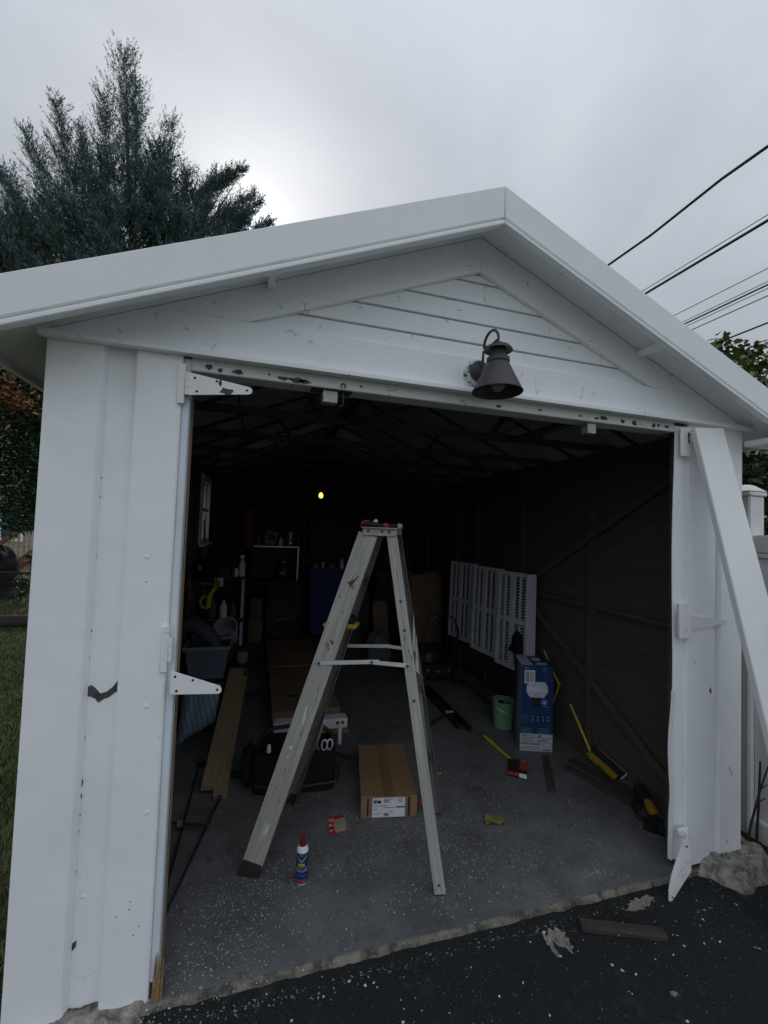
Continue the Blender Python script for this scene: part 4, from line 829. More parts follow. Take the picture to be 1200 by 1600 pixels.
# on the ladder: hammer, tool
HM = thing('hammer', (.86, .50, 1.602), 'hammer with red and black grip lying on the ladder top', 'hammer')
z = 1.612
MB().tube([(.775, .500, z + .004), (.80, .495, z + .006), (.845, .487, z), (.905, .473, z), (.945, .463, z)], [.010, .014, .011, .008, .007], 10).build('handle', M_BLACK, HM)
MB().tube([(.868, .480, z), (.892, .4755, z)], [.0125, .0125], 10).build('grip_band', M_RED, HM)
MB().tube([(.945, .445, z - .001), (.949, .480, z + .004)], [.013, .011], 12).build('head', M_STEEL, HM)
PL = thing('pliers', (.81, .53, 1.602), 'red handled pliers lying beside the hammer on the ladder top', 'pliers')
MB().tube([(.760, .52, z), (.775, .525, z + .014), (.80, .53, z + .018), (.825, .532, z + .010)], [.007, .009, .009, .006], 8).build('handle', M_RED, PL); MB().tube([(.762, .545, z - .003), (.785, .55, z - .002), (.82, .54, z + .002)], [.007, .008, .006], 8).build('handle', M_RED, PL)
MB().obox((.835, .533, z + .016), (.7, 0, .7), (0, 1, 0), (-.7, 0, .7), .035, .016, .022).build('jaw', M_STEEL, PL, .003)
TP = thing('power_tool', (.68, .76, 1.0), 'black and yellow tool resting on a ladder step', 'tool')
st = lerp(lerp(nFL, nTL, .68), lerp(fFL, fTL, .68), .55); tz = st.z + .004
MB().obox((st.x, st.y, tz + .0125), lr, nf, (0, 0, 1), .176, .10, .022).build('body', M_YELLOW, TP, .006, 2)
MB().obox((st.x, st.y, tz + .043), lr, nf, (0, 0, 1), .168, .094, .038).build('cover', M_BLACK, TP, .016, 3)

# ================================================================ floor, foreground
# spray can
CN = thing('spray_can', (.515, .375, 0), 'blue spray can with red cap standing on the garage floor', 'can')
c = (.515, .375, 0); 
MB().lathe([(.026, .0), (.0275, .002), (.0275, .006), (.0262, .009)], c, 32).build('base_rim', M_STEEL, CN)
M_CAN = pmat('can_blue', (.012, .028, .15), .3, .1, .06, 5, coat=.3)
MB().lathe([(.0265, .009), (.0265, .138)], c, 32).build('body', M_CAN, CN)
MB().lathe([(.0267, .014), (.0267, .026)], c, 32).build('magenta_band', pmat('can_magenta', (.35, .03, .10), .35), CN)
MB().lathe([(.0265, .138), (.0245, .150), (.018, .158), (.016, .160)], c, 32).build('shoulder', pmat('can_white', (.72, .76, .80), .35), CN)
MB().lathe([(.0155, .158), (.015, .166), (.012, .180), (.007, .200), (.0055, .206), (.0001, .207)], c, 24).build('cap', pmat('can_red_cap', (.16, .012, .012), .35), CN)
fdir = (Vector((.2602, -1.6187, 0)) - Vector((.515, .375, 0))).normalized(); fa = math.atan2(fdir.y, fdir.x) - .12
def on_can(s, size, zc, mat, name, r=.0271, da=0.):
    vs, fs = text2d(s, size); b = MB(); b.add([(c[0] + r * math.cos(fa + da + v.x / r), c[1] + r * math.sin(fa + da + v.x / r), zc + v.y) for v in vs], fs); return b.build(name, mat, CN)
def patch(a0, a1, z0, z1, mat, name, r=.0268, z0b=None, z1b=None):
    b = MB(); b.grid(lambda u, v: (c[0] + r * math.cos(fa + a0 + (a1 - a0) * u), c[1] + r * math.sin(fa + a0 + (a1 - a0) * u), (z0 + (z1 - z0) * v) if z0b is None else (z0 + (z0b - z0) * abs(2 * u - 1)) + ((z1 - z0) * v)), 10, 1); return b.build(name, mat, CN)
on_can('PRO LUBE', .0145, .064, pmat('can_cream', (.75, .68, .55), .4), 'lettering'); on_can('GARAGE DOOR', .0088, .077, pmat('can_skyblue', (.25, .45, .75), .4), 'lettering')
patch(-.6, .55, .084, .095, M_YELLOW, 'badge'); on_can('PROFESSIONAL', .0048, .0895, M_INK, 'lettering', .0270)
patch(-.95, .95, .098, .108, pmat('can_green', (.22, .34, .05), .4), 'chevron', .0268, .121)
on_can('SPRAY', .0075, .130, pmat('can_skyblue', (.25, .45, .75), .4), 'lettering')
patch(-.8, .8, .038, .050, pmat('can_teal', (.02, .10, .22), .4), 'wave_print')
# red card
RC = thing('torn_card', (.73, .70, 0), 'torn red card lying on the floor near the spray can', 'card')
MB().prism([(.690, .760), (.775, .770), (.785, .735), (.772, .640), (.740, .634), (.684, .632)], XY, .001, .003).build('sheet', M_RED, RC)
MB().prism([(.722, .735), (.782, .748), (.786, .69), (.773, .652), (.742, .640), (.716, .637), (.712, .69)], XY, .0031, .0042).build('torn_patch', pmat('torn_pulp', (.36, .28, .22), .9), RC)
for k, (x0, x1, y) in enumerate(((.694, .722, .742), (.693, .735, .727), (.690, .708, .700), (.688, .707, .690), (.688, .705, .655), (.75, .765, .643))): MB().prism([(x0, y), (x1, y + .001), (x1, y + .008), (x0, y + .007)], XY, .0031, .0038).build('print', pmat('card_print', (.62, .45, .42), .7), RC)
# cardboard carton with a shipping label
CB = thing('cardboard_box', (1.05, .95, 0), 'flat brown cardboard box with white shipping label on the floor', 'box')
b0, b1 = Vector((.865, .716, 0)), Vector((1.176, .664, 0)); bx_ = (b1 - b0); bw_ = bx_.length; bx_.normalize(); by_ = Vector((-bx_.y, bx_.x, 0)); by_ = (by_ * .985 + bx_ * .02).normalized()
H = .115; Dp = .565
def bp(a, b_, h): return b0 + bx_ * a + by_ * b_ + Vector((0, 0, h))
MB().hexa([bp(0, 0, .001), bp(bw_, 0, .001), bp(bw_, Dp, .001), bp(0, Dp, .001)], [bp(0, 0, H), bp(bw_, 0, H), bp(bw_, Dp, H), bp(0, Dp, H)]).build('carton', M_CARD, CB, .002)
MB().hexa([bp(.003, .001, H + .0003), bp(bw_ * .498, .001, H + .0003), bp(bw_ * .498, Dp - .002, H + .0003), bp(.003, Dp - .002, H + .0003)], [bp(.003, .001, H + .003), bp(bw_ * .498, .001, H + .0035), bp(bw_ * .498, Dp - .002, H + .0035), bp(.003, Dp - .002, H + .003)]).build('flap', M_CARD, CB)
MB().hexa([bp(bw_ * .502, .001, H + .0003), bp(bw_ - .003, .001, H + .0003), bp(bw_ - .003, Dp - .002, H + .0003), bp(bw_ * .502, Dp - .002, H + .0003)], [bp(bw_ * .502, .001, H + .0035), bp(bw_ - .003, .001, H + .003), bp(bw_ - .003, Dp - .002, H + .003), bp(bw_ * .502, Dp - .002, H + .0035)]).build('flap', M_CARD, CB)
MB().hexa([bp(bw_ * .5 - .03, -.002, H + .0037), bp(bw_ * .5 + .03, -.002, H + .0037), bp(bw_ * .5 + .03, Dp, H + .0037), bp(bw_ * .5 - .03, Dp, H + .0037)], [bp(bw_ * .5 - .03, -.002, H + .0041), bp(bw_ * .5 + .03, -.002, H + .0041), bp(bw_ * .5 + .03, Dp, H + .0041), bp(bw_ * .5 - .03, Dp, H + .0041)]).build('tape', pmat('brown_tape', (.22, .13, .07), .35), CB)
def onface(x0, x1, z0, z1, h, mat, name): return MB().hexa([bp(x0, -h, z0), bp(x1, -h, z0), bp(x1, -.0002, z0), bp(x0, -.0002, z0)], [bp(x0, -h, z1), bp(x1, -h, z1), bp(x1, -.0002, z1), bp(x0, -.0002, z1)]).build(name, mat, CB)
onface(.064, .246, .006, .110, .0012, M_LABEL, 'shipping_label'); onface(.034, .044, .014, .108, .0008, M_INK, 'printed_bar'); onface(.262, .276, .008, .112, .0008, M_INK, 'printed_bar')
pr = MB(); rl = random.Random(5)
def lab(x0, x1, z0, z1): pr.hexa([bp(x0, -.0018, z0), bp(x1, -.0018, z0), bp(x1, -.0013, z0), bp(x0, -.0013, z0)], [bp(x0, -.0018, z1), bp(x1, -.0018, z1), bp(x1, -.0013, z1), bp(x0, -.0013, z1)])
lab(.070, .074, .080, .096); lab(.075, .080, .080, .100); lab(.081, .086, .080, .103); lab(.090, .112, .081, .096)
for zz, x0, x1 in ((.101, .128, .186), (.094, .128, .160), (.089, .128, .155), (.084, .128, .165), (.066, .070, .148), (.056, .124, .19), (.049, .070, .090), (.024, .075, .112), (.032, .16, .185), (.101, .20, .236), (.093, .205, .230), (.086, .21, .232)):
    x = x0
    while x < x1:
        w = rl.uniform(.002, .007); lab(x, min(x + w, x1), zz, zz + .003); x += w + .0015
lab(.196, .244, .055, .062)
x = .128
while x < .156: w = rl.uniform(.0008, .0022); lab(x, x + w, .012, .028); x += w + .001
tag(pr.build('label_print', M_INK, CB), kind='stuff')
# folded dead leaf, dowel, red scrap
LF = MB(); LF.grid(lambda u, v: (1.515 + .11 * u, .50 + .075 * v * math.sin(math.pi * (.12 + .76 * u)) - .02 * u, .004 + .014 * math.sin(u * 5 + v * 3) ** 2 + .012 * abs(v - .5)), 10, 6)
lf = LF.build('fallen_leaf', pmat('leaf_yellow_green', (.17, .17, .035), .7, 0, .3, 25), solid=.0008); tag(lf, 'yellow green fallen leaf curled on the grey floor', 'leaf')
tag(MB().tube([(1.325, 1.03, .008), (1.48, 1.015, .008)], .007, 8).build('dowel', M_LUMBER), 'short brown dowel on the floor right of the ladder', 'dowel')
tag(MB().obox((1.235, .765, .012), (.8, .6, 0), (-.6, .8, 0), (0, 0, 1), .02, .035, .02).build('wire_nut', pmat('pale_red', (.5, .12, .10), .5), None, .005), 'tiny red plastic bit beside the ladder rail', 'fitting')

# tool bag
TG = thing('tool_bag', (.52, 1.2, 0), 'black open top fabric tool bag behind the ladder', 'bag')
def bag(u, v):     # outer wall
    a = 2 * math.pi * u; p = 7; ca, sa = math.cos(a), math.sin(a); r = (abs(ca) ** p + abs(sa) ** p) ** (-1 / p)
    k = 1 + .03 * math.sin(v * 3.1) - .03 * v; x, y = .245 * k * r * ca, .135 * k * r * sa
    return (.545 + x + .02 * math.sin(y * 9), 1.155 + y - .10 * x, .005 + .225 * v + .010 * math.sin(a * 4) * v)
MB().grid(bag, 64, 7).build('body', M_FABBLK, TG, solid=.012)
MB().prism([bag(i / 32, 0)[:2] for i in range(32)], XY, .004, .035).build('base', M_BLACK, TG)
MB().tube([(.305, 1.05, .055), (.40, 1.030, .045), (.60, 1.008, .045), (.785, .995, .06), (.79, 1.0, .15)], .010, 8).build('piping', M_BLACK, TG)
for k, x in enumerate((.40, .545, .69)): MB().obox((x, 1.035 - (x - .40) * .10, .115), (.995, -.10, 0), (.10, .995, 0), (0, 0, 1), .125, .026, .11).build('pocket', M_FABBLK, TG, .008, 2)
hd = [(.315, 1.18, .20), (.33, 1.18, .27), (.39, 1.175, .325), (.54, 1.16, .34), (.70, 1.14, .33), (.765, 1.135, .28), (.78, 1.13, .20)]
MB().tube(hd, .013, 10).build('handle', M_BLACK, TG)
MB().obox((.262, 1.18, .13), (.995, -.10, 0), (.10, .995, 0), (0, 0, 1), .075, .20, .18).build('side_pouch', M_FABBLK, TG, .025, 3)
MB().tube([(.77, 1.13, .16), (.86, 1.10, .14), (.93, 1.07, .14)], [.016, .013, .012], 8).build('shoulder_strap', M_FABBLK, TG)
WH = thing('claw_hammer', (.66, 1.18, .1), 'claw hammer with bare wood handle sticking out of the tool bag', 'hammer')
MB().tube([(.655, 1.16, .14), (.675, 1.14, .25), (.695, 1.12, .345)], [.011, .013, .016], 10).build('handle', pmat('pale_handle', (.50, .35, .20), .6, 0, .15, 6), WH); MB().obox((.652, 1.165, .13), (1, 0, .2), (0, 1, 0), (-.2, 0, 1), .09, .025, .025).build('head', M_STEEL, WH, .004)
SCI = thing('scissors', (.70, 1.10, .2), 'white handled scissors standing in the tool bag', 'scissors')
for dx in (0, .034): MB().tube([(.712 + dx + .017 * math.cos(a), 1.085 - .004 * math.sin(a), .235 + .034 * math.sin(a)) for a in np.linspace(0, 6.283, 18)], .0055, 6, False).build('finger_loop', M_LABEL, SCI)
for s in (-1, 1): board('blade', (.725 + .012 * s, 1.09, .20), (.69 - .008 * s, 1.12, .11), (1, 0, 0), .012, .003, M_STEEL, SCI, 0)
tag(MB().tube([(.66, 1.075, .25), (.675, 1.08, .21), (.70, 1.09, .17)], [.006, .010, .007], 8).build('wrench', M_STEEL), 'small steel wrench poking out between scissors and hammer', 'wrench')
tag(MB().lathe([(.013, 0), (.013, .03), (.008, .045), (.0001, .046)], (.378, 1.09, .225), 14).build('bottle', M_LABEL), 'small white capped bottle at the tool bag rim', 'bottle')
tag(MB().obox((.445, 1.0, .165), (1, 0, 0), (0, 1, 0), (0, 0, 1), .035, .02, .05).build('tape_roll', M_LABEL, None, .008, 2), 'white block tucked in the tool bag front pocket', 'tape')
tag(MB().tube([(.40, 1.0, .05), (.41, .995, .11), (.415, 1.0, .16)], [.006, .007, .009], 8).build('screwdriver', M_RED), 'red screwdriver in the tool bag front pocket', 'screwdriver')

# long flat cartons and foam behind the bag
LC = thing('flat_carton', (.68, 2.8, 0), 'long flattened brown carton on the floor behind the tool bag', 'box')
for y0, y1, z1, dx in ((1.84, 2.92, .145, 0), (2.925, 3.95, .155, -.01)): MB().box(.42 + dx, .955 + dx, y0, y1, .002, z1).build('carton', M_CARD2, LC, .004)
for y in (2.1, 2.5, 3.2, 3.5): MB().box(.55, .64, y, y + .03, .1565, .1575).build('hand_slot', M_DARKGAP, LC)
FM = thing('foam_strip', (.7, 1.75, 0), 'white foam packing strip lying along the flat carton end', 'foam')
MB().box(.43, .99, 1.70, 1.80, .04, .115).build('strip', M_LABEL, FM, .006); MB().box(.42, 1.0, 1.69, 1.825, .002, .039).build('cardboard_edge', M_CARD, FM, .003)
for x in (.62, .9, .94, .75): MB().box(x, x + .02, 1.6955, 1.6995, .075, .095).build('dent', M_DARKGAP, FM)
SB = tag(MB().lathe([(.014, 0), (.014, .11), (.006, .12), (.006, .14)], (.90, 1.55, 0), 12).build('small_tube', M_LABEL), 'small white tube standing behind the tool bag', 'tube')

# lumber leaning into the left clutter
L1 = tag(board('lumber_plank', (.060, 1.10, .050), (.138, 2.15, .385), (1, 0, 0), .112, .038, M_LUMBER), 'thick lumber plank leaning back, left of the pair', 'plank', 'lumber leaning at the left')
L2 = tag(board('lumber_plank', (.112, 1.05, .020), (.185, 2.1, .34), (1, 0, 0), .075, .030, M_LUMBER), 'thinner pale lumber plank leaning back, right of the pair', 'plank', 'lumber leaning at the left')
# black bar clamps on the floor
def clamp_(A, B, lab, h):
    t = thing('bar_clamp', ((A[0] + B[0]) / 2, (A[1] + B[1]) / 2, 0), lab, 'clamp', 'black bar clamps on the floor')
    board('bar', (A[0], A[1], h), (B[0], B[1], h), (0, 0, 1), .014, .008, M_BLACK, t, .001)
    d = (Vector((B[0], B[1], 0)) - Vector((A[0], A[1], 0))).normalized(); n = Vector((-d.y, d.x, 0)); 
    for k, f in enumerate((.04,)):
        p = Vector((A[0], A[1], h)).lerp(Vector((B[0], B[1], h)), f); MB().obox(p + n * .03, d, n, (0, 0, 1), .028, .085, .022).build('jaw', M_BLACK, t, .004)
    return t
clamp_((-.045, 1.50), (-.052, .25), 'black bar clamp lying straight beside the left jamb', .012)
clamp_((.17, 1.30), (-.03, .30), 'black bar clamp lying aslant across the other clamp', .028)
CR = thing('hooked_rod', (-.03, .83, 0), 'short black rod with upturned hook beside the left jamb', 'rod')
MB().tube([(-.15, .87, .036), (.065, .79, .040), (.085, .80, .045), (.090, .82, .09)], .007, 8).build('rod', M_BLACK, CR); MB().tube([(-.07, .83, .042), (-.05, .825, .043)], .015, 8).build('knob', M_STEEL, CR)

# ================================================================ right side of the interior
BX = thing('fixture_box', (2.33, 1.25, 0), 'tall dark blue light fixture carton standing by the right wall', 'box')
o0 = Vector((2.174, 1.174, 0)); ux = (Vector((2.398, 1.098, 0)) - o0); fwid = ux.length; ux.normalize(); uy = Vector((.10, .237, 0)); fdep = uy.length; uy.normalize(); FH = .622
def fp(a, b_, h): return o0 + ux * a + uy * b_ + Vector((0, 0, h))
M_BOXB = pmat('carton_blue', (.012, .045, .14), .45, 0, .06, 3); M_BOXW = pmat('carton_white', (.50, .52, .56), .55, 0, .05, 3)
MB().hexa([fp(0, 0, .001), fp(fwid, 0, .001), fp(fwid, fdep, .001), fp(0, fdep, .001)], [fp(0, 0, FH), fp(fwid, 0, FH), fp(fwid, fdep, FH), fp(0, fdep, FH)]).build('carton', M_BOXB, BX, .002)
def ff(x0, x1, z0, z1, mat, name, h=.0012):
    return MB().hexa([fp(x0, -h, z0), fp(x1, -h, z0), fp(x1, -.0002, z0), fp(x0, -.0002, z0)], [fp(x0, -h, z1), fp(x1, -h, z1), fp(x1, -.0002, z1), fp(x0, -.0002, z1)]).build(name, mat, BX)
def fpoly(pts, mat, name, h=.0014): return MB().prism(pts, lambda a, b, k: fp(a, -k, b), .0003, h).build(name, mat, BX)
ff(.001, fwid - .001, .003, .128, M_BOXW, 'white_panel'); ff(.024, .100, .492, .588, M_LABEL, 'barcode_label', .0018)
fpoly([(.040, .470), (.055, .505), (.175, .505), (.196, .470), (.196, .430), (.168, .392), (.066, .392), (.040, .428)], pmat('fixture_print', (.60, .60, .72), .5, 0, .05, 4), 'fixture_picture')
fpoly([(.052, .452), (.070, .468), (.165, .468), (.184, .452), (.184, .436), (.052, .436)], pmat('fixture_print2', (.72, .70, .70), .5), 'fixture_picture', .0019); ff(.092, .146, .400, .424, pmat('fixture_print3', (.50, .50, .66), .5), 'fixture_picture', .0021)
ff(.074, .142, .320, .386, M_BLACK, 'photo_print'); fpoly([(.170 + .028 * math.cos(a), .362 + .028 * math.sin(a)) for a in np.linspace(0, 6.0, 18)], pmat('print_mid_blue', (.05, .12, .33), .5), 'round_badge'); fpoly([(.172 + .013 * math.cos(a), .356 + .013 * math.sin(a)) for a in np.linspace(0, 6.0, 14)], pmat('print_pale_blue', (.35, .50, .78), .5), 'round_badge', .0019)
fpoly([(.178 + .030 * math.cos(a), .535 + .030 * math.sin(a)) for a in np.linspace(0, 6.0, 18)], pmat('print_deep_blue', (.02, .06, .20), .5), 'round_badge')
pr = MB(); rl = random.Random(9)
def pbar(x0, x1, z0, z1, h=.0018): pr.hexa([fp(x0, -h - .0004, z0), fp(x1, -h - .0004, z0), fp(x1, -h, z0), fp(x0, -h, z0)], [fp(x0, -h - .0004, z1), fp(x1, -h - .0004, z1), fp(x1, -h, z1), fp(x0, -h, z1)])
def words(x0, x1, z, hh, h=.0013):
    x = x0
    while x < x1: w = rl.uniform(.003, .012); pbar(x, min(x + w, x1), z, z + hh, h); x += w + .0025
x = .032
while x < .058: w = rl.uniform(.001, .003); pbar(x, x + w, .502, .578, .0019); x += w + .0016
for k in range(5): words(.070, .090, .512 + k * .013, .006, .0019)
pbar(.066, .068, .50, .58, .0019)
words(.012, .05, .110, .010); words(.055, .12, .111, .004); pbar(.135, .150, .106, .120, .0013); pbar(.006, .228, .098, .101, .0013); words(.012, .09, .086, .004); words(.012, .10, .076, .005); words(.125, .21, .084, .004); words(.125, .20, .074, .006); pbar(.006, .150, .060, .064, .0013); words(.012, .15, .050, .006); words(.010, .15, .034, .003); words(.010, .15, .024, .003); words(.010, .15, .014, .003); words(.17, .225, .010, .010)
for a, b_, c_, d_ in ((.172, .226, .032, .034), (.172, .226, .064, .066), (.172, .174, .034, .064), (.224, .226, .034, .064)): pbar(a, b_, c_, d_, .0013)
tag(pr.build('print', M_INK, BX), kind='stuff')
pr = MB(); words(.018, .058, .600, .007); words(.155, .182, .596, .008); words(.150, .20, .580, .003); words(.163, .205, .325, .005)
for k, x in enumerate((.085, .122, .160, .198)): pbar(x, x + .010, .245, .258, .0013); pbar(x - .001, x + .011, .222, .234, .0013)
for z in (.165, .150, .136): words(.012, .085, z, .004); words(.128, .215, z, .004)
for z in (.262, .252, .242, .232, .215): words(.012, .062, z, .002)
tag(pr.build('print', pmat('print_pale', (.25, .33, .45), .6), BX), kind='stuff')
def sp_(b0_, b1_, z0, z1, mat, name): return MB().hexa([fp(-.0012, b0_, z0), fp(-.0002, b0_, z0), fp(-.0002, b1_, z0), fp(-.0012, b1_, z0)], [fp(-.0012, b0_, z1), fp(-.0002, b0_, z1), fp(-.0002, b1_, z1), fp(-.0012, b1_, z1)]).build(name, mat, BX)
sp_(.002, .145, .003, FH - .003, pmat('carton_grey', (.30, .31, .33), .6), 'side_panel'); 
def tp_(a0, a1, b0_, b1_, mat, name): return MB().hexa([fp(a0, b0_, FH + .0002), fp(a1, b0_, FH + .0002), fp(a1, b1_, FH + .0002), fp(a0, b1_, FH + .0002)], [fp(a0, b0_, FH + .0013), fp(a1, b0_, FH + .0013), fp(a1, b1_, FH + .0013), fp(a0, b1_, FH + .0013)]).build(name, mat, BX)
tp_(.002, .085, .01, fdep - .002, M_BOXW, 'top_panel'); tp_(.030, .045, .03, fdep - .04, M_INK, 'print') if False else None; tp_(.12, .20, .03, .08, M_BOXW, 'top_print'); tp_(.11, .17, .13, .20, pmat('fixture_print', (.6, .6, .7)), 'top_print')
# folding rule propped behind the box
FR_ = thing('yellow_rule', (2.53, 1.36, 0), 'thin yellow rule propped behind the blue carton', 'ruler')
board('arm', (2.515, 1.375, .662), (2.515, 1.185, .455), (1, 0, 0), .012, .006, M_YELLOW, FR_); board('arm', (2.527, 1.19, .46), (2.56, 1.42, .004), (1, 0, 0), .012, .006, M_YELLOW, FR_)
# green bucket with trowels
BK = thing('green_bucket', (2.262, 1.545, 0), 'pale green bucket holding putty tools beside the blue carton', 'bucket')
M_GBK = pmat('bucket_green', (.16, .30, .17), .5, 0, .1, 6)
MB().lathe([(.074, .002), (.078, .006), (.090, .205), (.096, .208), (.096, .220), (.090, .222), (.086, .205), (.074, .01)], (2.262, 1.545, 0), 32).build('pail', M_GBK, BK)
MB().lathe([(.0001, .18), (.085, .18)], (2.262, 1.545, 0), 24).build('dark_fill', M_BLACK, BK)
vs, fs = text2d('15', .05); MB().add([(2.262 + .0845 * math.cos(-2.02 + v.x / .085), 1.545 + .0845 * math.sin(-2.02 + v.x / .085), .115 + v.y) for v in vs], fs).build('marking', M_INK, BK)
MB().tube([(2.262 + .098 * math.cos(a), 1.545 + .098 * math.sin(a) , .20 - .05 * math.sin((a - 3.2) / 3.1 * 3.14)) for a in np.linspace(3.2, 6.2, 14)], .0025, 6).build('bail', M_STEEL, BK)
for k, (x, y, dx, lab_) in enumerate(((2.215, 1.53, -.05, 'putty knife with steel blade leaning in the green bucket'), (2.235, 1.50, .02, 'second putty knife crossing in the green bucket'))):
    t = thing('putty_knife', (x, y, .15), lab_, 'tool'); board('blade', (x, y, .14), (x + dx, y - .01, .27), (1, 0, 0), .028, .002, M_STEEL, t, 0); board('handle', (x + dx * .1 - .01, y + .012, .10), (x - dx * .2, y + .012, .17), (1, 0, 0), .02, .014, M_BLACK, t)
# scraper on the floor, pack of blades, dark strips
SR = thing('scraper', (2.02, 1.23, 0), 'long yellow scraper handle lying on the floor', 'scraper')
MB().tube([(2.012, 1.405, .012), (2.018, 1.34, .013), (2.022, 1.2, .011), (2.03, 1.06, .010)], [.012, .016, .010, .009], 8).build('handle', M_YELLOW, SR); MB().lathe([(.006, 0), (.006, .0005)], (2.016, 1.352, .0285), 8).build('hang_hole', M_DARKGAP, SR)
board('head', (2.0, 1.045, .012), (2.075, 1.025, .012), (0, 0, 1), .022, .03, M_DSTEEL, SR)
PK = thing('blade_pack', (2.0, .92, 0), 'small red and white blade pack on the floor by the scraper', 'pack')
e0, e1 = Vector((1.905, .905, 0)), Vector((2.000, .835, 0)); pu = (e1 - e0).normalized(); pv = Vector((-pu.y, pu.x, 0)); pl = (e1 - e0).length
def kp(a, b_, h): return e0 + pu * a + pv * b_ + Vector((0, 0, h))
MB().hexa([kp(0, 0, .001), kp(pl, 0, .001), kp(pl, .15, .001), kp(0, .15, .001)], [kp(0, 0, .034), kp(pl, 0, .034), kp(pl, .15, .034), kp(0, .15, .034)]).build('box', M_BLACK, PK, .001)
MB().hexa([kp(.001, -.0008, .014), kp(pl * .58, -.0008, .014), kp(pl * .58, .0, .014), kp(.001, .0, .014)], [kp(.001, -.0008, .034), kp(pl * .58, -.0008, .034), kp(pl * .58, 0, .034), kp(.001, 0, .034)]).build('red_panel', M_RED, PK)
MB().hexa([kp(pl * .6, -.0008, .010), kp(pl - .001, -.0008, .006), kp(pl - .001, 0, .006), kp(pl * .6, 0, .010)], [kp(pl * .6, -.0008, .034), kp(pl - .001, -.0008, .034), kp(pl - .001, 0, .034), kp(pl * .6, 0, .034)]).build('white_panel', M_LABEL, PK)
MB().hexa([kp(.07, .05, .0342), kp(pl, .05, .0342), kp(pl, .149, .0342), kp(.07, .149, .0342)], [kp(.07, .05, .036), kp(pl, .05, .036), kp(pl, .149, .036), kp(.07, .149, .036)]).build('red_panel', M_RED, PK)
tag(MB().tube([(2.045, 1.03, .006), (2.085, 1.01, .012), (2.10, 1.0, .03)], [.003, .010, .008], 6).build('wood_chip', M_LUMBER), 'small pale wood chip behind the blade pack', 'chip')
tag(board('wood_strip', (2.31, 1.06, .008), (2.075, .68, .008), (1, 0, 0), .045, .014, M_OLDWOOD), 'narrow black slat on the floor before the blue carton', 'strip')
tag(board('dark_batten', (2.36, .90, .012), (2.48, .42, .012), (1, 0, 0), .05, .022, M_OLDWOOD), 'dark batten lying along the foot of the right wall', 'batten')
tag(board('floor_lath', (2.46, .98, .006), (2.57, .50, .006), (1, 0, 0), .07, .010, M_OLDWOOD), 'wide old lath lying between the broom and the batten', 'lath')
# broom standing on its side by the wall
BR = thing('push_broom', (2.54, .8, 0), 'yellow handled brush leaning at the foot of the right wall', 'broom')
q0, q1 = Vector((2.535, .875, .105)), Vector((2.572, .655, .040)); qa = (q1 - q0).normalized(); qw = Vector((.75, .12, .45)); qw = (qw - qa * qw.dot(qa)).normalized(); qn = qa.cross(qw)
board('handle', (2.575, 1.13, .325), q0, (1, 0, 0), .017, .017, M_YELLOW, BR, .005)
def slab(a0, a1, w0, w1, t, mat, nm): 
    c = q0 + qa * ((a0 + a1) / 2) + qw * ((w0 + w1) / 2); MB().obox(c, qa, qw, qn, a1 - a0, w1 - w0, t).build(nm, mat, BR, .002)
slab(.0, .235, .0, .05, .03, M_BLACK, 'pad'); slab(.0, .012, .05, .056, .014, M_YELLOW, 'frame'); slab(.01, .240, .05, .058, .014, M_YELLOW, 'frame'); slab(.228, .240, .0, .05, .008, M_LABEL, 'frame')
bb_ = MB(); rb = random.Random(3)
for k in range(150):
    a = rb.uniform(0, .22); p = q0 + qa * a + qn * rb.uniform(-.012, .012); bb_.tube([p, p - qw * rb.uniform(.025, .045) + qa * rb.uniform(-.008, .012)], [.0022, .0012], 4, False)
tag(bb_.build('bristles', pmat('orange_bristle', (.50, .30, .035), .8, 0, .2, 40), BR), kind='stuff')
# pole saw / multi-tool in the corner
PS = thing('reciprocating_saw', (2.45, .3, 0), 'black and yellow saw lying in the dark right corner', 'saw')
MB().tube([(2.545, .49, .075), (2.52, .43, .07), (2.50, .385, .062)], [.036, .034, .026], 12).build('motor', M_BLACK, PS)
MB().tube([(2.490, .375, .07), (2.462, .325, .065), (2.445, .285, .055)], [.024, .030, .022], 10).build('collar', pmat('dull_orange', (.34, .19, .03), .5, 0, .2, 20), PS)
MB().tube([(2.448, .290, .05), (2.41, .21, .035), (2.375, .14, .03)], [.022, .016, .010], 10).build('nose', M_DSTEEL, PS)
bl = [(0, 0), (.20, .004)] + [(.20 - k * .0125, .020 + (.008 if k % 2 else 0)) for k in range(17)]
bd = Vector((-.62, -.78, 0)).normalized(); MB().prism(bl, lambda a, b_, h: Vector((2.40, .185, .012)) + bd * a + Vector((0, 0, b_)) + Vector((.78, -.62, 0)) * h, 0, .002).build('blade', M_STEEL, PS)
MB().tube([(2.53, .47, .04), (2.46, .45, .018), (2.40, .36, .016), (2.43, .27, .016)], .014, 8).build('grip', M_BLACK, PS)
HS = thing('grey_hose', (2.5, .24, 0), 'coiled grey ribbed hose lying behind the right jamb', 'hose')
pts = [(2.50 + .075 * math.cos(a) , .17 + .075 * math.sin(a), .024 + .006 * a) for a in np.linspace(0, 8, 70)]
MB().tube(pts, [.015 + .002 * (i % 2) for i in range(70)], 10).build('coil', pmat('hose_grey', (.11, .12, .12), .6), HS)
tag(lump(15, 2.42, .27, .055, .045, .07, 0, 18, 8, .15).build('work_glove', M_FABBLK), 'crumpled black glove on the floor near the saw', 'glove')

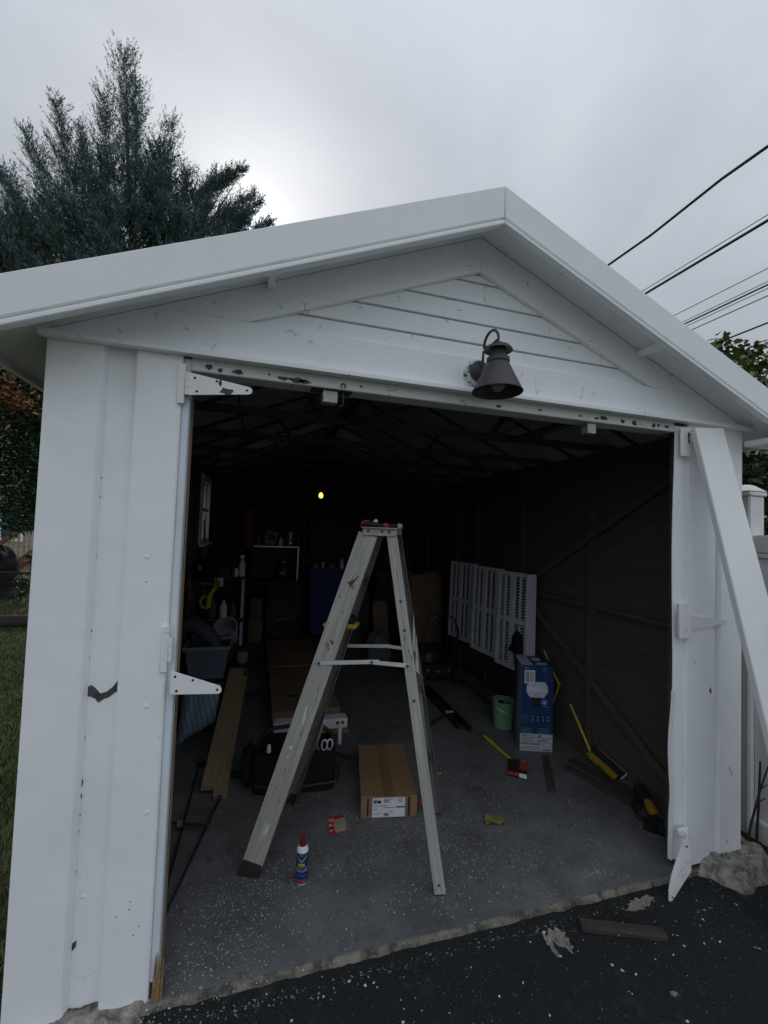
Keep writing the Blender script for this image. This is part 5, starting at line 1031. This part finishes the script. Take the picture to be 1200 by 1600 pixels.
# rack with three louvred panels
RK = thing('wire_rack', (2.45, 2.28, 0), 'low black metal rack along the right wall', 'rack')
for y in (1.50, 2.02, 2.54, 3.06):
    for x in (2.36, 2.56): MB().tube([(x, y, .0), (x, y, .40)], .012, 8).build('leg', M_DSTEEL, RK)
for x in (2.33, 2.56):
    for z in (.40, .07): MB().tube([(x, 1.47, z), (x, 3.09, z)], .010, 8).build('side_bar', M_DSTEEL, RK)
for k in range(17): MB().tube([(2.33, 1.50 + k * .0975, .405), (2.56, 1.50 + k * .0975, .405)], .004, 6).build('cross_bar', M_DSTEEL, RK)
M_PANEL = pmat('louvre_grey_white', (.62, .64, .68), .5, 0, .08, 4)
slat_me = None
for k, (y0, y1, lab_) in enumerate(((1.500, 1.905, 'white louvred panel on the rack, nearest the blue carton'), (1.990, 2.385, 'white louvred panel on the rack, middle of three'), (2.515, 2.92, 'white louvred panel on the rack, behind the mower handle'))):
    t = thing('louvred_panel', (2.48, (y0 + y1) / 2, .415), lab_, 'panel', 'white louvred panels on the rack')
    zb, zt = .417, 1.255; X = lambda z: 2.44 + (z - zb) * .02
    nrmx = Vector((-1, 0, .12)).normalized()
    def pb(a0, a1, z0, z1, th=.022, name='frame', off=0.):
        xo = -off
        return MB().hexa([(X(z0) + xo, a0, z0), (X(z0) + th + xo, a0, z0), (X(z0) + th + xo, a1, z0), (X(z0) + xo, a1, z0)], [(X(z1) + xo, a0, z1), (X(z1) + th + xo, a0, z1), (X(z1) + th + xo, a1, z1), (X(z1) + xo, a1, z1)]).build(name, M_PANEL, t, .002)
    w = y1 - y0; fl_ = y0 + .045
    pb(y0 + .0165, fl_, zb, zt, .02); MB().box(2.436, 2.535, y0, y0 + .016, zb, zt).build('side_flange', M_PANEL, t, .003); pb(y1 - .035, y1, zb, zt); mid_ = (fl_ + y1 - .035) / 2
    pb(mid_ - .028, mid_ + .028, zb, zt)
    for z0, z1 in ((zb, zb + .035), ((zb + zt) / 2 - .02, (zb + zt) / 2 + .02), (zt - .035, zt)):
        pb(fl_ + .0005, mid_ - .0285, z0, z1); pb(mid_ + .0285, y1 - .0355, z0, z1)
    MB().box(X(zt) - .006, X(zt) + .012, fl_ - .03, fl_ - .008, zt - .028, zt - .008).build('clip', M_BLACK, t)
    t.rotation_euler = (0, 0, .14); t.location.x -= .03
    for a0, a1 in ((fl_ + .002, mid_ - .030), (mid_ + .030, y1 - .037)):
        for z0, z1 in ((zb + .036, (zb + zt) / 2 - .021), ((zb + zt) / 2 + .021, zt - .036)):
            n = 14; am = (a0 + a1) / 2
            MB().hexa([(X(z0) + .002, am - .006, z0), (X(z0) + .02, am - .006, z0), (X(z0) + .02, am + .006, z0), (X(z0) + .002, am + .006, z0)], [(X(z1) + .002, am - .006, z1), (X(z1) + .02, am - .006, z1), (X(z1) + .02, am + .006, z1), (X(z1) + .002, am + .006, z1)]).build('mullion', M_PANEL, t)
            for j in range(n):
                z = z0 + (z1 - z0) * (j + .5) / n; key = round(a1 - a0, 3)
                so = bpy.data.objects.new('slat', None) if False else None
                me = bpy.data.meshes.get('slat_%d' % int(key * 1000))
                if me is None:
                    me = bpy.data.meshes.new('slat_%d' % int(key * 1000)); bb2 = MB().box(.002, .014, -key / 2, key / 2, -.0035, .0035); me.from_pydata(bb2.v, [], bb2.f); me.materials.append(M_PANEL)
                so = bpy.data.objects.new('slat', me); COL.objects.link(so); so.parent = t; so.location = Vector((X(z) + .002, am, z)) - wloc(t); so.rotation_euler = (0, R(10), 0)
tag(lump(21, 2.39, 1.56, .05, .06, .17, .60, 16, 8, .2).build('black_cloth', M_FABBLK), 'black cloth hanging at the edge of the nearest louvred panel', 'cloth')
# mower
MW = thing('lawn_mower', (2.08, 2.7, 0), 'black lawn mower with folded handle in front of the louvred panels', 'mower')
MB().box(1.88, 2.28, 2.52, 3.0, .07, .20).build('deck', M_BLACK, MW, .03, 3); MB().lathe([(.13, 0), (.13, .06), (.11, .10), (.05, .13), (.0001, .135)], (2.08, 2.76, .20), 24).build('engine', M_DSTEEL, MW)
for x in (1.86, 2.30):
    for y in (2.54, 2.98):
        wh = MB().lathe([(.04, -.022), (.085, -.022), (.09, -.015), (.09, .015), (.085, .022), (.04, .022)], (x, y, .091), 20, (0, 1, 0), (0, 0, 1), (1, 0, 0)).build('wheel', M_RUBBER, MW); MB().lathe([(.0001, .024), (.04, .023)], (x, y, .091), 16, (0, 1, 0), (0, 0, 1), (1, 0, 0)).build('hub', M_STEEL, wh)
MB().tube([(1.93, 2.54, .18), (1.95, 2.58, .45), (2.02, 2.62, .66), (2.12, 2.62, .705), (2.22, 2.62, .705), (2.32, 2.62, .65), (2.36, 2.60, .52), (2.31, 2.56, .30), (2.25, 2.54, .18)], .012, 8).build('handle', M_BLACK, MW)
MB().tube([(2.04, 2.605, .665), (2.12, 2.605, .692)], .006, 6).build('handle_shine', M_STEEL, MW); MB().tube([(2.22, 2.605, .692), (2.31, 2.605, .645)], .006, 6).build('handle_shine', M_STEEL, MW)  # bright steel strips modelled as the shine along the handle
for x, z in ((1.99, .26), (2.10, .24), (2.22, .25)): MB().lathe([(.014, 0), (.010, .006), (.0001, .008)], (x, 2.515, z - .1), 10, (1, 0, 0), (0, 0, 1), (0, -1, 0)).build('bolt', M_STEEL, MW)
# folded bed frame bars on the floor
BF = thing('bed_rail', (1.9, 2.0, 0), 'black folded metal bed rails lying on the floor before the mower', 'frame')
board('rail', (1.90, 2.46, .03), (1.88, 1.56, .03), (1, 0, 0), .04, .03, M_BLACK, BF); board('rail', (1.965, 2.46, .03), (1.945, 1.50, .03), (1, 0, 0), .03, .03, M_BLACK, BF)
MB().tube([(1.88, 1.80, .03), (1.78, 1.74, .03), (1.62, 1.62, .02), (1.50, 1.60, .012)], .011, 8).build('leg', M_DSTEEL, BF); MB().tube([(1.86, 1.79, .05), (1.93, 1.79, .05)], .012, 8).build('pivot', M_STEEL, BF)

# ================================================================ back of the interior
# paper bag on a blue crate
CRT = tag(MB().box(2.08, 2.60, 3.44, 3.86, .002, .165).build('low_crate', pmat('crate_navy', (.012, .018, .06), .6), None, .01, 2), 'low navy crate under the brown paper yard bag', 'crate')
def pbag(u, v):
    a = 2 * math.pi * u; p = 5; ca, sa = math.cos(a), math.sin(a); r = (abs(ca) ** p + abs(sa) ** p) ** (-1 / p)
    return (2.36 + (.23 + .012 * math.sin(v * 9 + a * 2)) * r * ca, 3.65 + (.17 + .012 * math.sin(v * 7 + a * 3)) * r * sa, .17 + .86 * v + (.03 * math.sin(a * 3) * v))
MB_ = MB().grid(pbag, 40, 14); PBG = MB_.build('paper_bag', pmat('kraft_paper', (.20, .13, .075), .9, 0, .2, 5, bump=.8, bs=9), solid=.004); tag(PBG, 'tall open brown paper yard bag near the back', 'bag')
tag(lump(31, 1.58, 4.25, .22, .2, .95, 0, 24, 14, .12, .2).build('grey_sack', pmat('grey_sack_cloth', (.07, .075, .08), .85, 0, .2, 6, bump=.5, bs=12)), 'slumped grey sack behind the ladder', 'sack')
tag(board('cardboard_sheet', (1.86, 3.72, .0), (1.86, 3.98, .62), (1, 0, 0), .20, .006, M_CARD2), 'brown cardboard sheet leaning back beside the grey sack', 'cardboard')
# blue wheeled bin
BN = thing('recycling_bin', (1.25, 4.65, 0), 'large blue wheeled bin against the back wall', 'bin')
MB().hexa([(1.02, 4.45, .06), (1.48, 4.45, .06), (1.48, 4.88, .06), (1.02, 4.88, .06)], [(.965, 4.40, .97), (1.535, 4.40, .97), (1.535, 4.98, .97), (.965, 4.98, .97)]).build('body', M_BLUE, BN, .02, 3)
MB().box(.945, 1.555, 4.37, 5.0, .972, 1.005).build('lid', M_BLUE, BN, .012, 2); MB().box(1.20, 1.33, 4.40, 4.42, .28, .30).build('front_grip', M_DSTEEL, BN, .004)
for x in (1.03, 1.47): MB().lathe([(.03, -.02), (.10, -.02), (.10, .02), (.03, .02)], (x, 4.86, .10), 18, (0, 1, 0), (0, 0, 1), (1, 0, 0)).build('wheel', M_RUBBER, BN)
for k, (x, r_, h, m, lab_, nm) in enumerate(((1.06, .045, .07, pmat('jar_grey', (.22, .22, .23), .5), 'round grey jar first on the blue bin lid', 'jar'), (1.15, .022, .09, M_STEEL, 'slim metal tin second on the blue bin lid', 'tin'), (1.27, .055, .06, pmat('jar_tan', (.20, .16, .13), .6), 'squat tan tub third on the blue bin lid', 'tub'), (1.42, .028, .13, M_LABEL, 'pale bottle with thin neck on the blue bin lid', 'bottle'))):
    pf = [(r_, 0), (r_, h * .7), (r_ * .6, h * .85), (r_ * .35, h), (r_ * .35, h * 1.15)] if nm in ('jar', 'bottle') else [(r_, 0), (r_, h), (r_ * .9, h * 1.03)]
    tag(MB().lathe(pf, (x, 4.46, 1.006), 18).build(nm, m), lab_, nm, 'small containers on the blue bin lid')
# black cabinet with an open cupboard on top
CAB = thing('drawer_cabinet', (.62, 4.6, 0), 'black drawer cabinet in the back left', 'cabinet')
MB().box(.40, .84, 4.38, 4.85, .002, .80).build('carcass', M_BLACK, CAB, .006)
for z0, z1 in ((.03, .26), (.27, .50), (.51, .78)): MB().box(.415, .825, 4.365, 4.379, z0, z1).build('drawer', M_BLACK, CAB, .004)
MB().tube([(.53, 4.355, .315), (.62, 4.345, .325), (.72, 4.355, .330)], .007, 6).build('drawer_handle', M_STEEL, CAB)
CUP = thing('open_cupboard', (.48, 4.6, .80), 'open fronted cupboard with steel edges on the black cabinet', 'cupboard')
MB().box(.16, .80, 4.40, 4.85, 1.285, 1.305).build('top', M_DSTEEL, CUP); MB().box(.78, .80, 4.40, 4.85, .802, 1.2845).build('side', M_DSTEEL, CUP); MB().box(.16, .175, 4.40, 4.85, .802, 1.2845).build('side', M_BLACK, CUP); MB().box(.1755, .7795, 4.84, 4.85, .802, 1.2845).build('back', M_BLACK, CUP); MB().box(.1755, .7795, 4.40, 4.8395, .802, .815).build('bottom', M_BLACK, CUP)
MB().box(.20, .80, 4.392, 4.3995, 1.290, 1.305).build('edge_strip', M_STEEL, CUP); MB().box(.785, .80, 4.392, 4.3995, .85, 1.2895).build('edge_strip', M_STEEL, CUP)
KT = thing('kettle', (.62, 4.6, .815), 'dark kettle inside the open cupboard', 'kettle')
MB().lathe([(.09, 0), (.11, .03), (.11, .12), (.07, .21), (.05, .22), (.05, .24), (.0001, .25)], (.62, 4.6, .817), 24).build('body', M_DSTEEL, KT); MB().tube([(.55, 4.6, 1.0), (.57, 4.6, 1.09), (.66, 4.6, 1.10), (.70, 4.6, 1.0)], .009, 8).build('handle', M_BLACK, KT); MB().lathe([(.03, 0), (.03, .02)], (.62, 4.6, 1.068), 16).build('lid', M_STEEL, KT)
vs, fs = text2d('MC', .05); MB().add([(.60 + v.x, 4.488, .93 + v.y) for v in vs], fs).build('lettering', M_LABEL, KT)
for k in range(6):
    x = .44 + k * .062; tag(MB().box(x, x + .05, 4.30 + .004 * k, 4.362, .60, .60 + .13 + .01 * (k % 3)).build('file_box', [M_OLDWOOD, M_BLACK, pmat('dull_maroon', (.10, .03, .03), .7)][k % 3], None, .003), ['first', 'second', 'third', 'fourth', 'fifth', 'sixth'][k] + ' dark file box from the left in the row on the cabinet front', 'file box', 'file boxes on the cabinet front') if False else None
MB().box(.42, .82, 4.372, 4.3795, .61, .73).build('drawer_front', pmat('ribbed_brown', (.05, .035, .03), .7, 0, .6, 18, (1, 1, .1)), CAB) if False else None
for k in range(8): MB().box(.43 + k * .048, .465 + k * .048, 4.352, 4.3645, .62, .74).build('louvre', [M_OLDWOOD, M_BLACK][k % 2], CAB, .003)
# on top of the cupboard
CT = thing('crumpled_carton', (.42, 4.6, 1.306), 'crumpled pale carton on top of the open cupboard', 'carton')
MB().obox((.42, 4.58, 1.41), (.97, 0, -.2), (0, 1, 0), (.2, 0, .97), .17, .12, .19).build('box', pmat('pale_carton', (.26, .24, .21), .8, 0, .25, 8), CT, .01); MB().obox((.50, 4.55, 1.50), (.9, 0, .3), (0, 1, 0), (-.3, 0, .9), .12, .10, .006).build('flap', pmat('pale_carton', (.26, .24, .21)), CT); MB().obox((.43, 4.515, 1.42), (.97, 0, -.2), (0, 1, 0), (.2, 0, .97), .10, .004, .08).build('dark_window', M_BLACK, CT)
LN_ = thing('brass_lantern', (.69, 4.55, 1.306), 'glass lantern with brass base on the open cupboard', 'lantern')
MB().lathe([(.05, 0), (.055, .01), (.05, .05), (.042, .055)], (.69, 4.55, 1.307), 20).build('base', pmat('brass', (.55, .42, .15), .3, .9), LN_); MB().lathe([(.042, .055), (.044, .13), (.040, .17)], (.69, 4.55, 1.307), 20).build('globe', pmat('dull_glass', (.25, .25, .22), .15, .3), LN_); MB().lathe([(.05, .17), (.05, .185), (.02, .215), (.0001, .22)], (.69, 4.55, 1.307), 20).build('top', M_STEEL, LN_); MB().tube([(.745 + .03 * math.cos(a), 4.55, 1.42 + .10 * math.sin(a)) for a in np.linspace(-1.5, 1.5, 10)], .005, 6).build('handle', M_DSTEEL, LN_)
# red buckets stacked on a wall shelf
WS = tag(board('wall_shelf', (-.37, 4.5, 1.255), (.15, 4.5, 1.255), (0, 1, 0), .40, .025, M_OLDWOOD), 'dark plank shelf carrying the red buckets', 'shelf')
for k in range(3):
    z = 1.270 + k * .12; m = pmat('dull_red', (.16, .02, .025), .55, 0, .1, 6)
    tag(MB().lathe([(.088, 0), (.105, .27 if k == 2 else .11), (.114, .272 if k == 2 else .112), (.114, .285 if k == 2 else .119), (.10, .285 if k == 2 else .119)], (.13, 4.46, z), 24).build('red_bucket', m), ['dull red bucket at the bottom of the stack by the back wall', 'dull red bucket in the middle of the stack by the back wall', 'dull red bucket at the top of the stack by the back wall'][k], 'bucket', 'red buckets stacked on the shelf')

# ================================================================ left side clutter
SU = thing('shelf_unit', (-.08, 3.15, 0), 'narrow shelf unit with a white front post at the left wall', 'shelf')
for x, y, m in ((.13, 2.98, pmat('post_white', (.42, .43, .44), .5, 0, .1, 5)), (-.33, 2.98, M_DSTEEL), (.13, 3.38, M_DSTEEL), (-.33, 3.38, M_DSTEEL)): MB().box(x - .014, x + .014, y - .014, y + .014, .0, 1.03).build('post', m, SU, .003)
for z in (.20, .62, 1.031): MB().box(-.35, .16, 2.96, 3.40, z, z + .022).build('shelf_board', M_OLDWOOD, SU, .003)
MB().tube([(.13, 2.98, .60), (.13, 2.98, .64)], .022, 10).build('post_collar', M_BLACK, SU)
SBT = thing('spray_bottle', (.11, 3.03, 1.054), 'white trigger spray bottle on the left shelf unit', 'bottle')
MB().lathe([(.030, 0), (.032, .01), (.032, .12), (.018, .155), (.012, .165)], (.11, 3.03, 1.054), 20).build('body', pmat('bottle_white', (.62, .64, .66), .4), SBT); MB().lathe([(.014, .165), (.014, .185)], (.11, 3.03, 1.054), 14).build('collar', M_LABEL, SBT); MB().box(.085, .135, 2.985, 3.045, 1.241, 1.27).build('trigger_head', M_LABEL, SBT, .008, 2); MB().tube([(.11, 2.995, 1.24), (.108, 2.99, 1.215), (.106, 2.998, 1.20)], .005, 6).build('trigger', M_LABEL, SBT)
tag(MB().lathe([(.022, 0), (.022, .07), (.012, .085)], (.055, 3.0, 1.054), 14).build('small_bottle', M_LABEL), 'small white bottle beside the trigger spray bottle', 'bottle')
tag(lump(41, -.06, 3.05, .075, .07, .12, 1.054, 18, 9, .2).build('blue_bundle', pmat('navy_cloth', (.04, .05, .09), .8, 0, .4, 20, bump=.6)), 'bundle of navy cloth on the left shelf unit', 'cloth')
tag(board('white_card', (-.14, 2.948, 1.00), (-.06, 2.948, 1.005), (0, 0, 1), .085, .002, M_LABEL), 'white card hanging off the left shelf edge', 'card')
PC = thing('paint_can', (.155, 2.86, 0), 'grey paint can on a dark block by the shelf post', 'can')
MB().lathe([(.055, .2), (.055, .37), (.057, .372), (.057, .38), (.05, .38)], (.155, 2.86, 0), 20).build('tin', M_DSTEEL, PC); MB().lathe([(.0555, .24), (.0555, .34)], (.155, 2.86, 0), 20).build('paper_label', pmat('faded_label', (.22, .23, .25), .7), PC); MB().box(.09, .225, 2.79, 2.93, .001, .199).build('block', M_OLDWOOD, PC)
# lime string trimmer hung on the shelf
TR = thing('string_trimmer', (-.18, 2.86, .75), 'lime green string trimmer hanging at the left shelf', 'trimmer')
M_LIME = pmat('lime_plastic', (.42, .50, .03), .45, 0, .1, 8)
MB().tube([(-.10, 2.88, 1.04), (-.115, 2.88, 1.00), (-.13, 2.87, .95), (-.165, 2.86, .90), (-.175, 2.86, .83), (-.18, 2.86, .77)], [.018, .028, .020, .022, .026, .022], 10).build('body', M_LIME, TR)
MB().lathe([(.0001, 0), (.026, .001), (.030, .02), (.026, .05)], (-.105, 2.855, 1.0), 14, (1, 0, 0), (0, 0, 1), (0, -1, 0)).build('motor_cap', pmat('orange_brown', (.32, .13, .03), .5), TR)
MB().tube([(-.185, 2.86, .76), (-.235, 2.86, .775), (-.255, 2.86, .82), (-.24, 2.86, .87), (-.20, 2.86, .885)], .010, 8).build('guard_loop', M_LIME, TR)
MB().tube([(-.28, 2.87, 1.005), (-.14, 2.87, .995)], .011, 8).build('shaft', pmat('orange_brown', (.32, .13, .03), .5), TR)
tag(lump(51, -.27, 3.05, .10, .10, .19, 1.10, 18, 9, .08).build('black_cap', M_FABBLK), 'black cap on a bundle at the left wall below the window', 'hat') if False else None
HT = thing('black_hat', (-.30, 2.93, 1.06), 'black cap resting on the shelf beneath the side window', 'hat')
MB().lathe([(.105, 0), (.11, .02), (.105, .10), (.07, .16), (.0001, .185)], (-.27, 3.07, 1.054), 20).build('crown', M_FABBLK, HT); MB().lathe([(.11, .02), (.17, .012), (.17, .006), (.105, .004)], (-.27, 3.04, 1.054), 20, sy=1.0).build('brim', M_FABBLK, HT); MB().box(-.30, -.265, 2.953, 2.957, 1.12, 1.17).build('badge', pmat('badge_grey', (.2, .2, .22), .6), HT)
tag(board('white_board', (-.30, 2.55, .0), (-.355, 2.80, 1.08), (0, 1, 0), .16, .018, pmat('old_white_board', (.42, .41, .40), .7, 0, .15, 6)), 'narrow old white board leaning on the left wall', 'board')
tag(board('dark_stick', (-.20, 2.35, 0), (-.34, 2.6, 1.0), (0, 1, 0), .03, .03, M_OLDWOOD), 'dark stick leaning on the left wall before the white board', 'stick')
tag(board('dark_stick', (-.33, 1.75, 0), (-.352, 2.1, .95), (0, 1, 0), .04, .03, M_OLDWOOD), 'dark stick leaning behind the black bin', 'stick')
# stacked bins
LB = thing('black_bin', (-.14, 2.1, 0), 'black storage bin on the floor under the slate blue tote', 'bin')
MB().hexa([(-.28, 1.92, .002), (.02, 1.92, .002), (.02, 2.28, .002), (-.28, 2.28, .002)], [(-.32, 1.89, .37), (.055, 1.89, .37), (.055, 2.32, .37), (-.32, 2.32, .37)]).build('body', M_BLACK, LB, .012, 2); MB().box(-.335, .068, 1.88, 2.33, .371, .392).build('lid', M_BLACK, LB, .006)
TT = thing('storage_tote', (-.05, 2.1, .393), 'slate blue plastic tote stacked on the black bin', 'tote')
M_TOTE = pmat('tote_slate', (.10, .13, .17), .5, 0, .1, 6)
b = MB(); b.hexa([(-.20, 1.95, .394), (.045, 1.95, .394), (.045, 2.25, .394), (-.20, 2.25, .394)], [(-.235, 1.91, .635), (.078, 1.91, .635), (.078, 2.28, .635), (-.235, 2.28, .635)]); b.f.pop(1); b.build('body', M_TOTE, TT, solid=.006)
rim = MB(); rim.box(-.25, .09, 1.895, 1.912, .625, .648).box(-.25, .09, 2.278, 2.296, .625, .648).box(-.25, -.233, 1.9125, 2.2775, .625, .648).box(.076, .09, 1.9125, 2.2775, .625, .648); rim.build('rim', pmat('tote_rim', (.17, .20, .24), .5), TT)
HB = thing('black_duffel', (-.15, 2.12, .6), 'black padded bag arching over the slate blue tote', 'bag')
MB().tube([(-.33, 2.06, .45), (-.34, 2.05, .62), (-.29, 2.04, .76), (-.20, 2.04, .80), (-.11, 2.02, .745), (-.04, 2.0, .67), (-.01, 2.0, .60)], [.05, .06, .065, .065, .06, .055, .045], 14).build('body', pmat('charcoal_nylon', (.045, .05, .06), .7, 0, .2, 8, bump=.4, bs=14), HB); MB().tube([(-.24, 1.975, .76), (-.15, 1.965, .74), (-.10, 1.96, .66)], .007, 6).build('strap', M_BLACK, HB)
WB = thing('white_bucket', (.04, 2.2, .70), 'tipped pale grey bucket lying on the slate blue tote', 'bucket')
ax_ = Vector((-.10, -.80, .55)).normalized(); px_ = ax_.cross(Vector((0, 0, 1))).normalized(); py_ = ax_.cross(px_)
MB().lathe([(.0001, -.20), (.075, -.20), (.090, .0), (.096, .0), (.096, .012), (.088, .012), (.072, -.19), (.0001, -.192)], (.035, 2.13, .735), 28, px_, py_, ax_).build('pail', pmat('pail_pale', (.30, .31, .34), .5, 0, .08, 6), WB); MB().lathe([(.0001, 0), (.028, 0)], Vector((.035, 2.13, .735)) + ax_ * -.10 - px_ * .077, 12, ax_, py_, -px_).build('sticker', M_TOTE, WB)
def cush(u, v):
    a, b_ = 2 * u - 1, 2 * v - 1; th = .045 * (1 - abs(a) ** 4) * (1 - abs(b_) ** 4); tw = -.22
    x = -.105 + a * .130 + b_ * .012; z = .205 + b_ * .145 + a * .055 - .02 * a * b_; return (x, 1.84 - th - .05 * b_ * -1 - .01 * math.sin(a * 7) * .6, z)
PW = MB().grid(cush, 24, 24)
PW.grid(lambda u, v: (lambda p: (p[0], 1.86 + .05 * (2 * v - 1), p[2]))(cush(u, v)), 24, 24)
m_st = pmat('denim_stripe', (.14, .20, .27), .9, 0, .1, 10, bump=.3, bs=80)
t = m_st.node_tree; wv = t.nodes.new('ShaderNodeTexWave'); wv.inputs['Scale'].default_value = 9; wv.inputs['Distortion'].default_value = 2.; wv.bands_direction = 'X'
tcn = t.nodes.new('ShaderNodeTexCoord'); mpn = t.nodes.new('ShaderNodeMapping'); mpn.inputs['Rotation'].default_value = (0, .25, 0); L(t, tcn.outputs['Object'], mpn.inputs[0]); L(t, mpn.outputs[0], wv.inputs['Vector'])
mxx = t.nodes.new('ShaderNodeMix'); mxx.data_type = 'RGBA'; mxx.inputs['A'].default_value = (.13, .20, .28, 1); mxx.inputs['B'].default_value = (.24, .32, .40, 1); L(t, wv.outputs['Fac'], mxx.inputs['Factor']); L(t, mxx.outputs['Result'], [n for n in t.nodes if n.type == 'BSDF_PRINCIPLED'][0].inputs['Base Color'])
tag(PW.build('striped_cushion', m_st), 'striped denim blue cushion propped against the black bin', 'cushion')

# ================================================================ bare bulb at the back of the roof
BU = thing('hanging_bulb', (1.03, 4.09, 1.98), 'small lit yellow bulb hanging from a beam at the back', 'lamp')
MB().tube([(1.03, 4.09, 2.177), (1.03, 4.09, 2.085)], .004, 6).build('cord', M_BLACK, BU); MB().lathe([(.018, .05), (.020, .03), (.016, .0)], (1.03, 4.09, 2.045), 14).build('socket', M_DSTEEL, BU); MB().tube([(1.0, 4.09, 2.08), (1.0, 4.09, 2.03)], .0015, 5).build('pull_chain', M_STEEL, BU)
MB().lathe([(.0001, -.030), (.016, -.026), (.027, -.012), (.030, .004), (.026, .022), (.016, .040), (.012, .048)], (1.03, 4.09, 2.0), 20).build('bulb', pmat('lit_bulb', (.9, .7, .3), .3, emit=((1.0, .50, .09), 2.2)), BU)

# ================================================================ more clutter deep inside
M_GREYD = pmat('dull_grey', (.10, .105, .115), .7, 0, .25, 9); M_BRN = pmat('dull_brown', (.11, .075, .05), .8, 0, .3, 7); M_NAVY = pmat('dull_navy', (.02, .03, .075), .6, 0, .2, 8); M_GRN = pmat('dull_green', (.05, .08, .06), .7, 0, .25, 8)
def bottle(x, y, z, r, h, m, lab, nm='bottle', group=None):
    return tag(MB().lathe([(r, 0), (r * 1.03, h * .05), (r * 1.03, h * .62), (r * .55, h * .80), (r * .38, h * .84), (r * .38, h), (.0001, h)], (x, y, z), 16).build(nm, m), lab, nm, group)
bottle(-.05, 3.02, .6425, .035, .17, M_LABEL, 'pale jug standing on the middle board of the left shelf unit'); bottle(.04, 3.06, .6425, .03, .15, M_GREYD, 'grey bottle beside the pale jug on the left shelf unit')
bottle(-.16, 3.05, .6425, .04, .20, M_BRN, 'brown bottle on the middle board of the left shelf unit'); bottle(.02, 3.0, 1.054, .028, .11, M_NAVY, 'navy bottle between cloth bundle and spray bottle on the left shelf', 'bottle')
tag(MB().box(-.12, .10, 3.0, 3.25, .2225, .44).build('small_carton', M_BRN, None, .006), 'small brown carton on the lowest board of the left shelf unit', 'box')
tag(MB().box(-.33, -.15, 3.0, 3.25, .2225, .50).build('small_carton', M_GREYD, None, .006), 'grey carton on the lowest board of the left shelf unit', 'box')
for k, (x, y, r, h, m, lab) in enumerate(((.93, 4.98, .055, 1.72, M_NAVY, 'tall navy roll standing left of the blue bin'), (.86, 5.08, .045, 1.55, M_GREYD, 'grey roll standing behind the navy roll'))):
    tag(MB().lathe([(r, 0), (r, h), (r * .75, h), (r * .7, h - .02), (.0001, h - .02)], (x, y, .001), 18).build('tarp_roll', m), lab, 'roll')
tag(lump(61, 2.36, 4.75, .20, .12, .62, 1.0, 22, 12, .14, .25).build('hanging_coat', M_GRN), 'drab green coat hanging at the back right', 'coat')
tag(MB().box(1.98, 2.58, 4.55, 5.15, .002, .98).build('storage_chest', pmat('dark_chest', (.035, .036, .04), .6, 0, .2, 6), None, .015, 2), 'dark chest under the drab green coat', 'chest')
tag(lump(63, 1.75, 3.55, .16, .15, .34, 0, 22, 10, .12, .2).build('soil_sack', M_GREYD), 'low grey sack on the floor by the cardboard sheet', 'sack')
for k, (z, r, lab) in enumerate(((1.72, .11, 'loop of grey cord hanging on the left wall nearest the door'), (1.62, .09, 'loop of dark cord hanging on the left wall before the window'))):
    y = 1.55 + k * .75; pts = [(-.352 + .008 * math.sin(3 * a), y + r * math.cos(a), z - r * 1.6 + r * 1.5 * math.sin(a)) for a in np.linspace(0, 12.3, 60)]
    tag(MB().tube(pts, .008, 6).build('cord_loop', [M_GREYD, M_BLACK][k]), lab, 'cord', 'cord loops on the left wall')
tag(board('rake_handle', (-.30, 2.45, 0), (-.345, 2.72, 1.55), (0, 1, 0), .022, .022, M_BRN), 'slim brown rake handle leaning on the left wall', 'handle')
tag(board('rake_handle', (-.26, 3.55, 0), (-.34, 3.62, 1.62), (0, 1, 0), .024, .024, M_GREYD), 'slim grey handle leaning under the side window', 'handle')
tag(MB().box(.18, .36, 4.42, 4.80, .002, .34).build('small_carton', M_CARD2, None, .006), 'dusty carton on the floor left of the black cabinet', 'box')
tag(MB().box(.19, .35, 4.44, 4.78, .342, .60).build('small_carton', M_GREYD, None, .006), 'grey carton stacked on the dusty carton left of the cabinet', 'box')
bottle(.255, 4.5, 1.3065, .035, .15, M_GREYD, 'grey bottle at the left end of the cupboard top'); bottle(.56, 4.52, 1.3065, .03, .12, M_LABEL, 'short pale bottle between carton and lantern on the cupboard')
bottle(2.43, 2.6, .41, .05, .20, M_GREYD, 'grey jug on the low rack behind the mower handle') if False else None
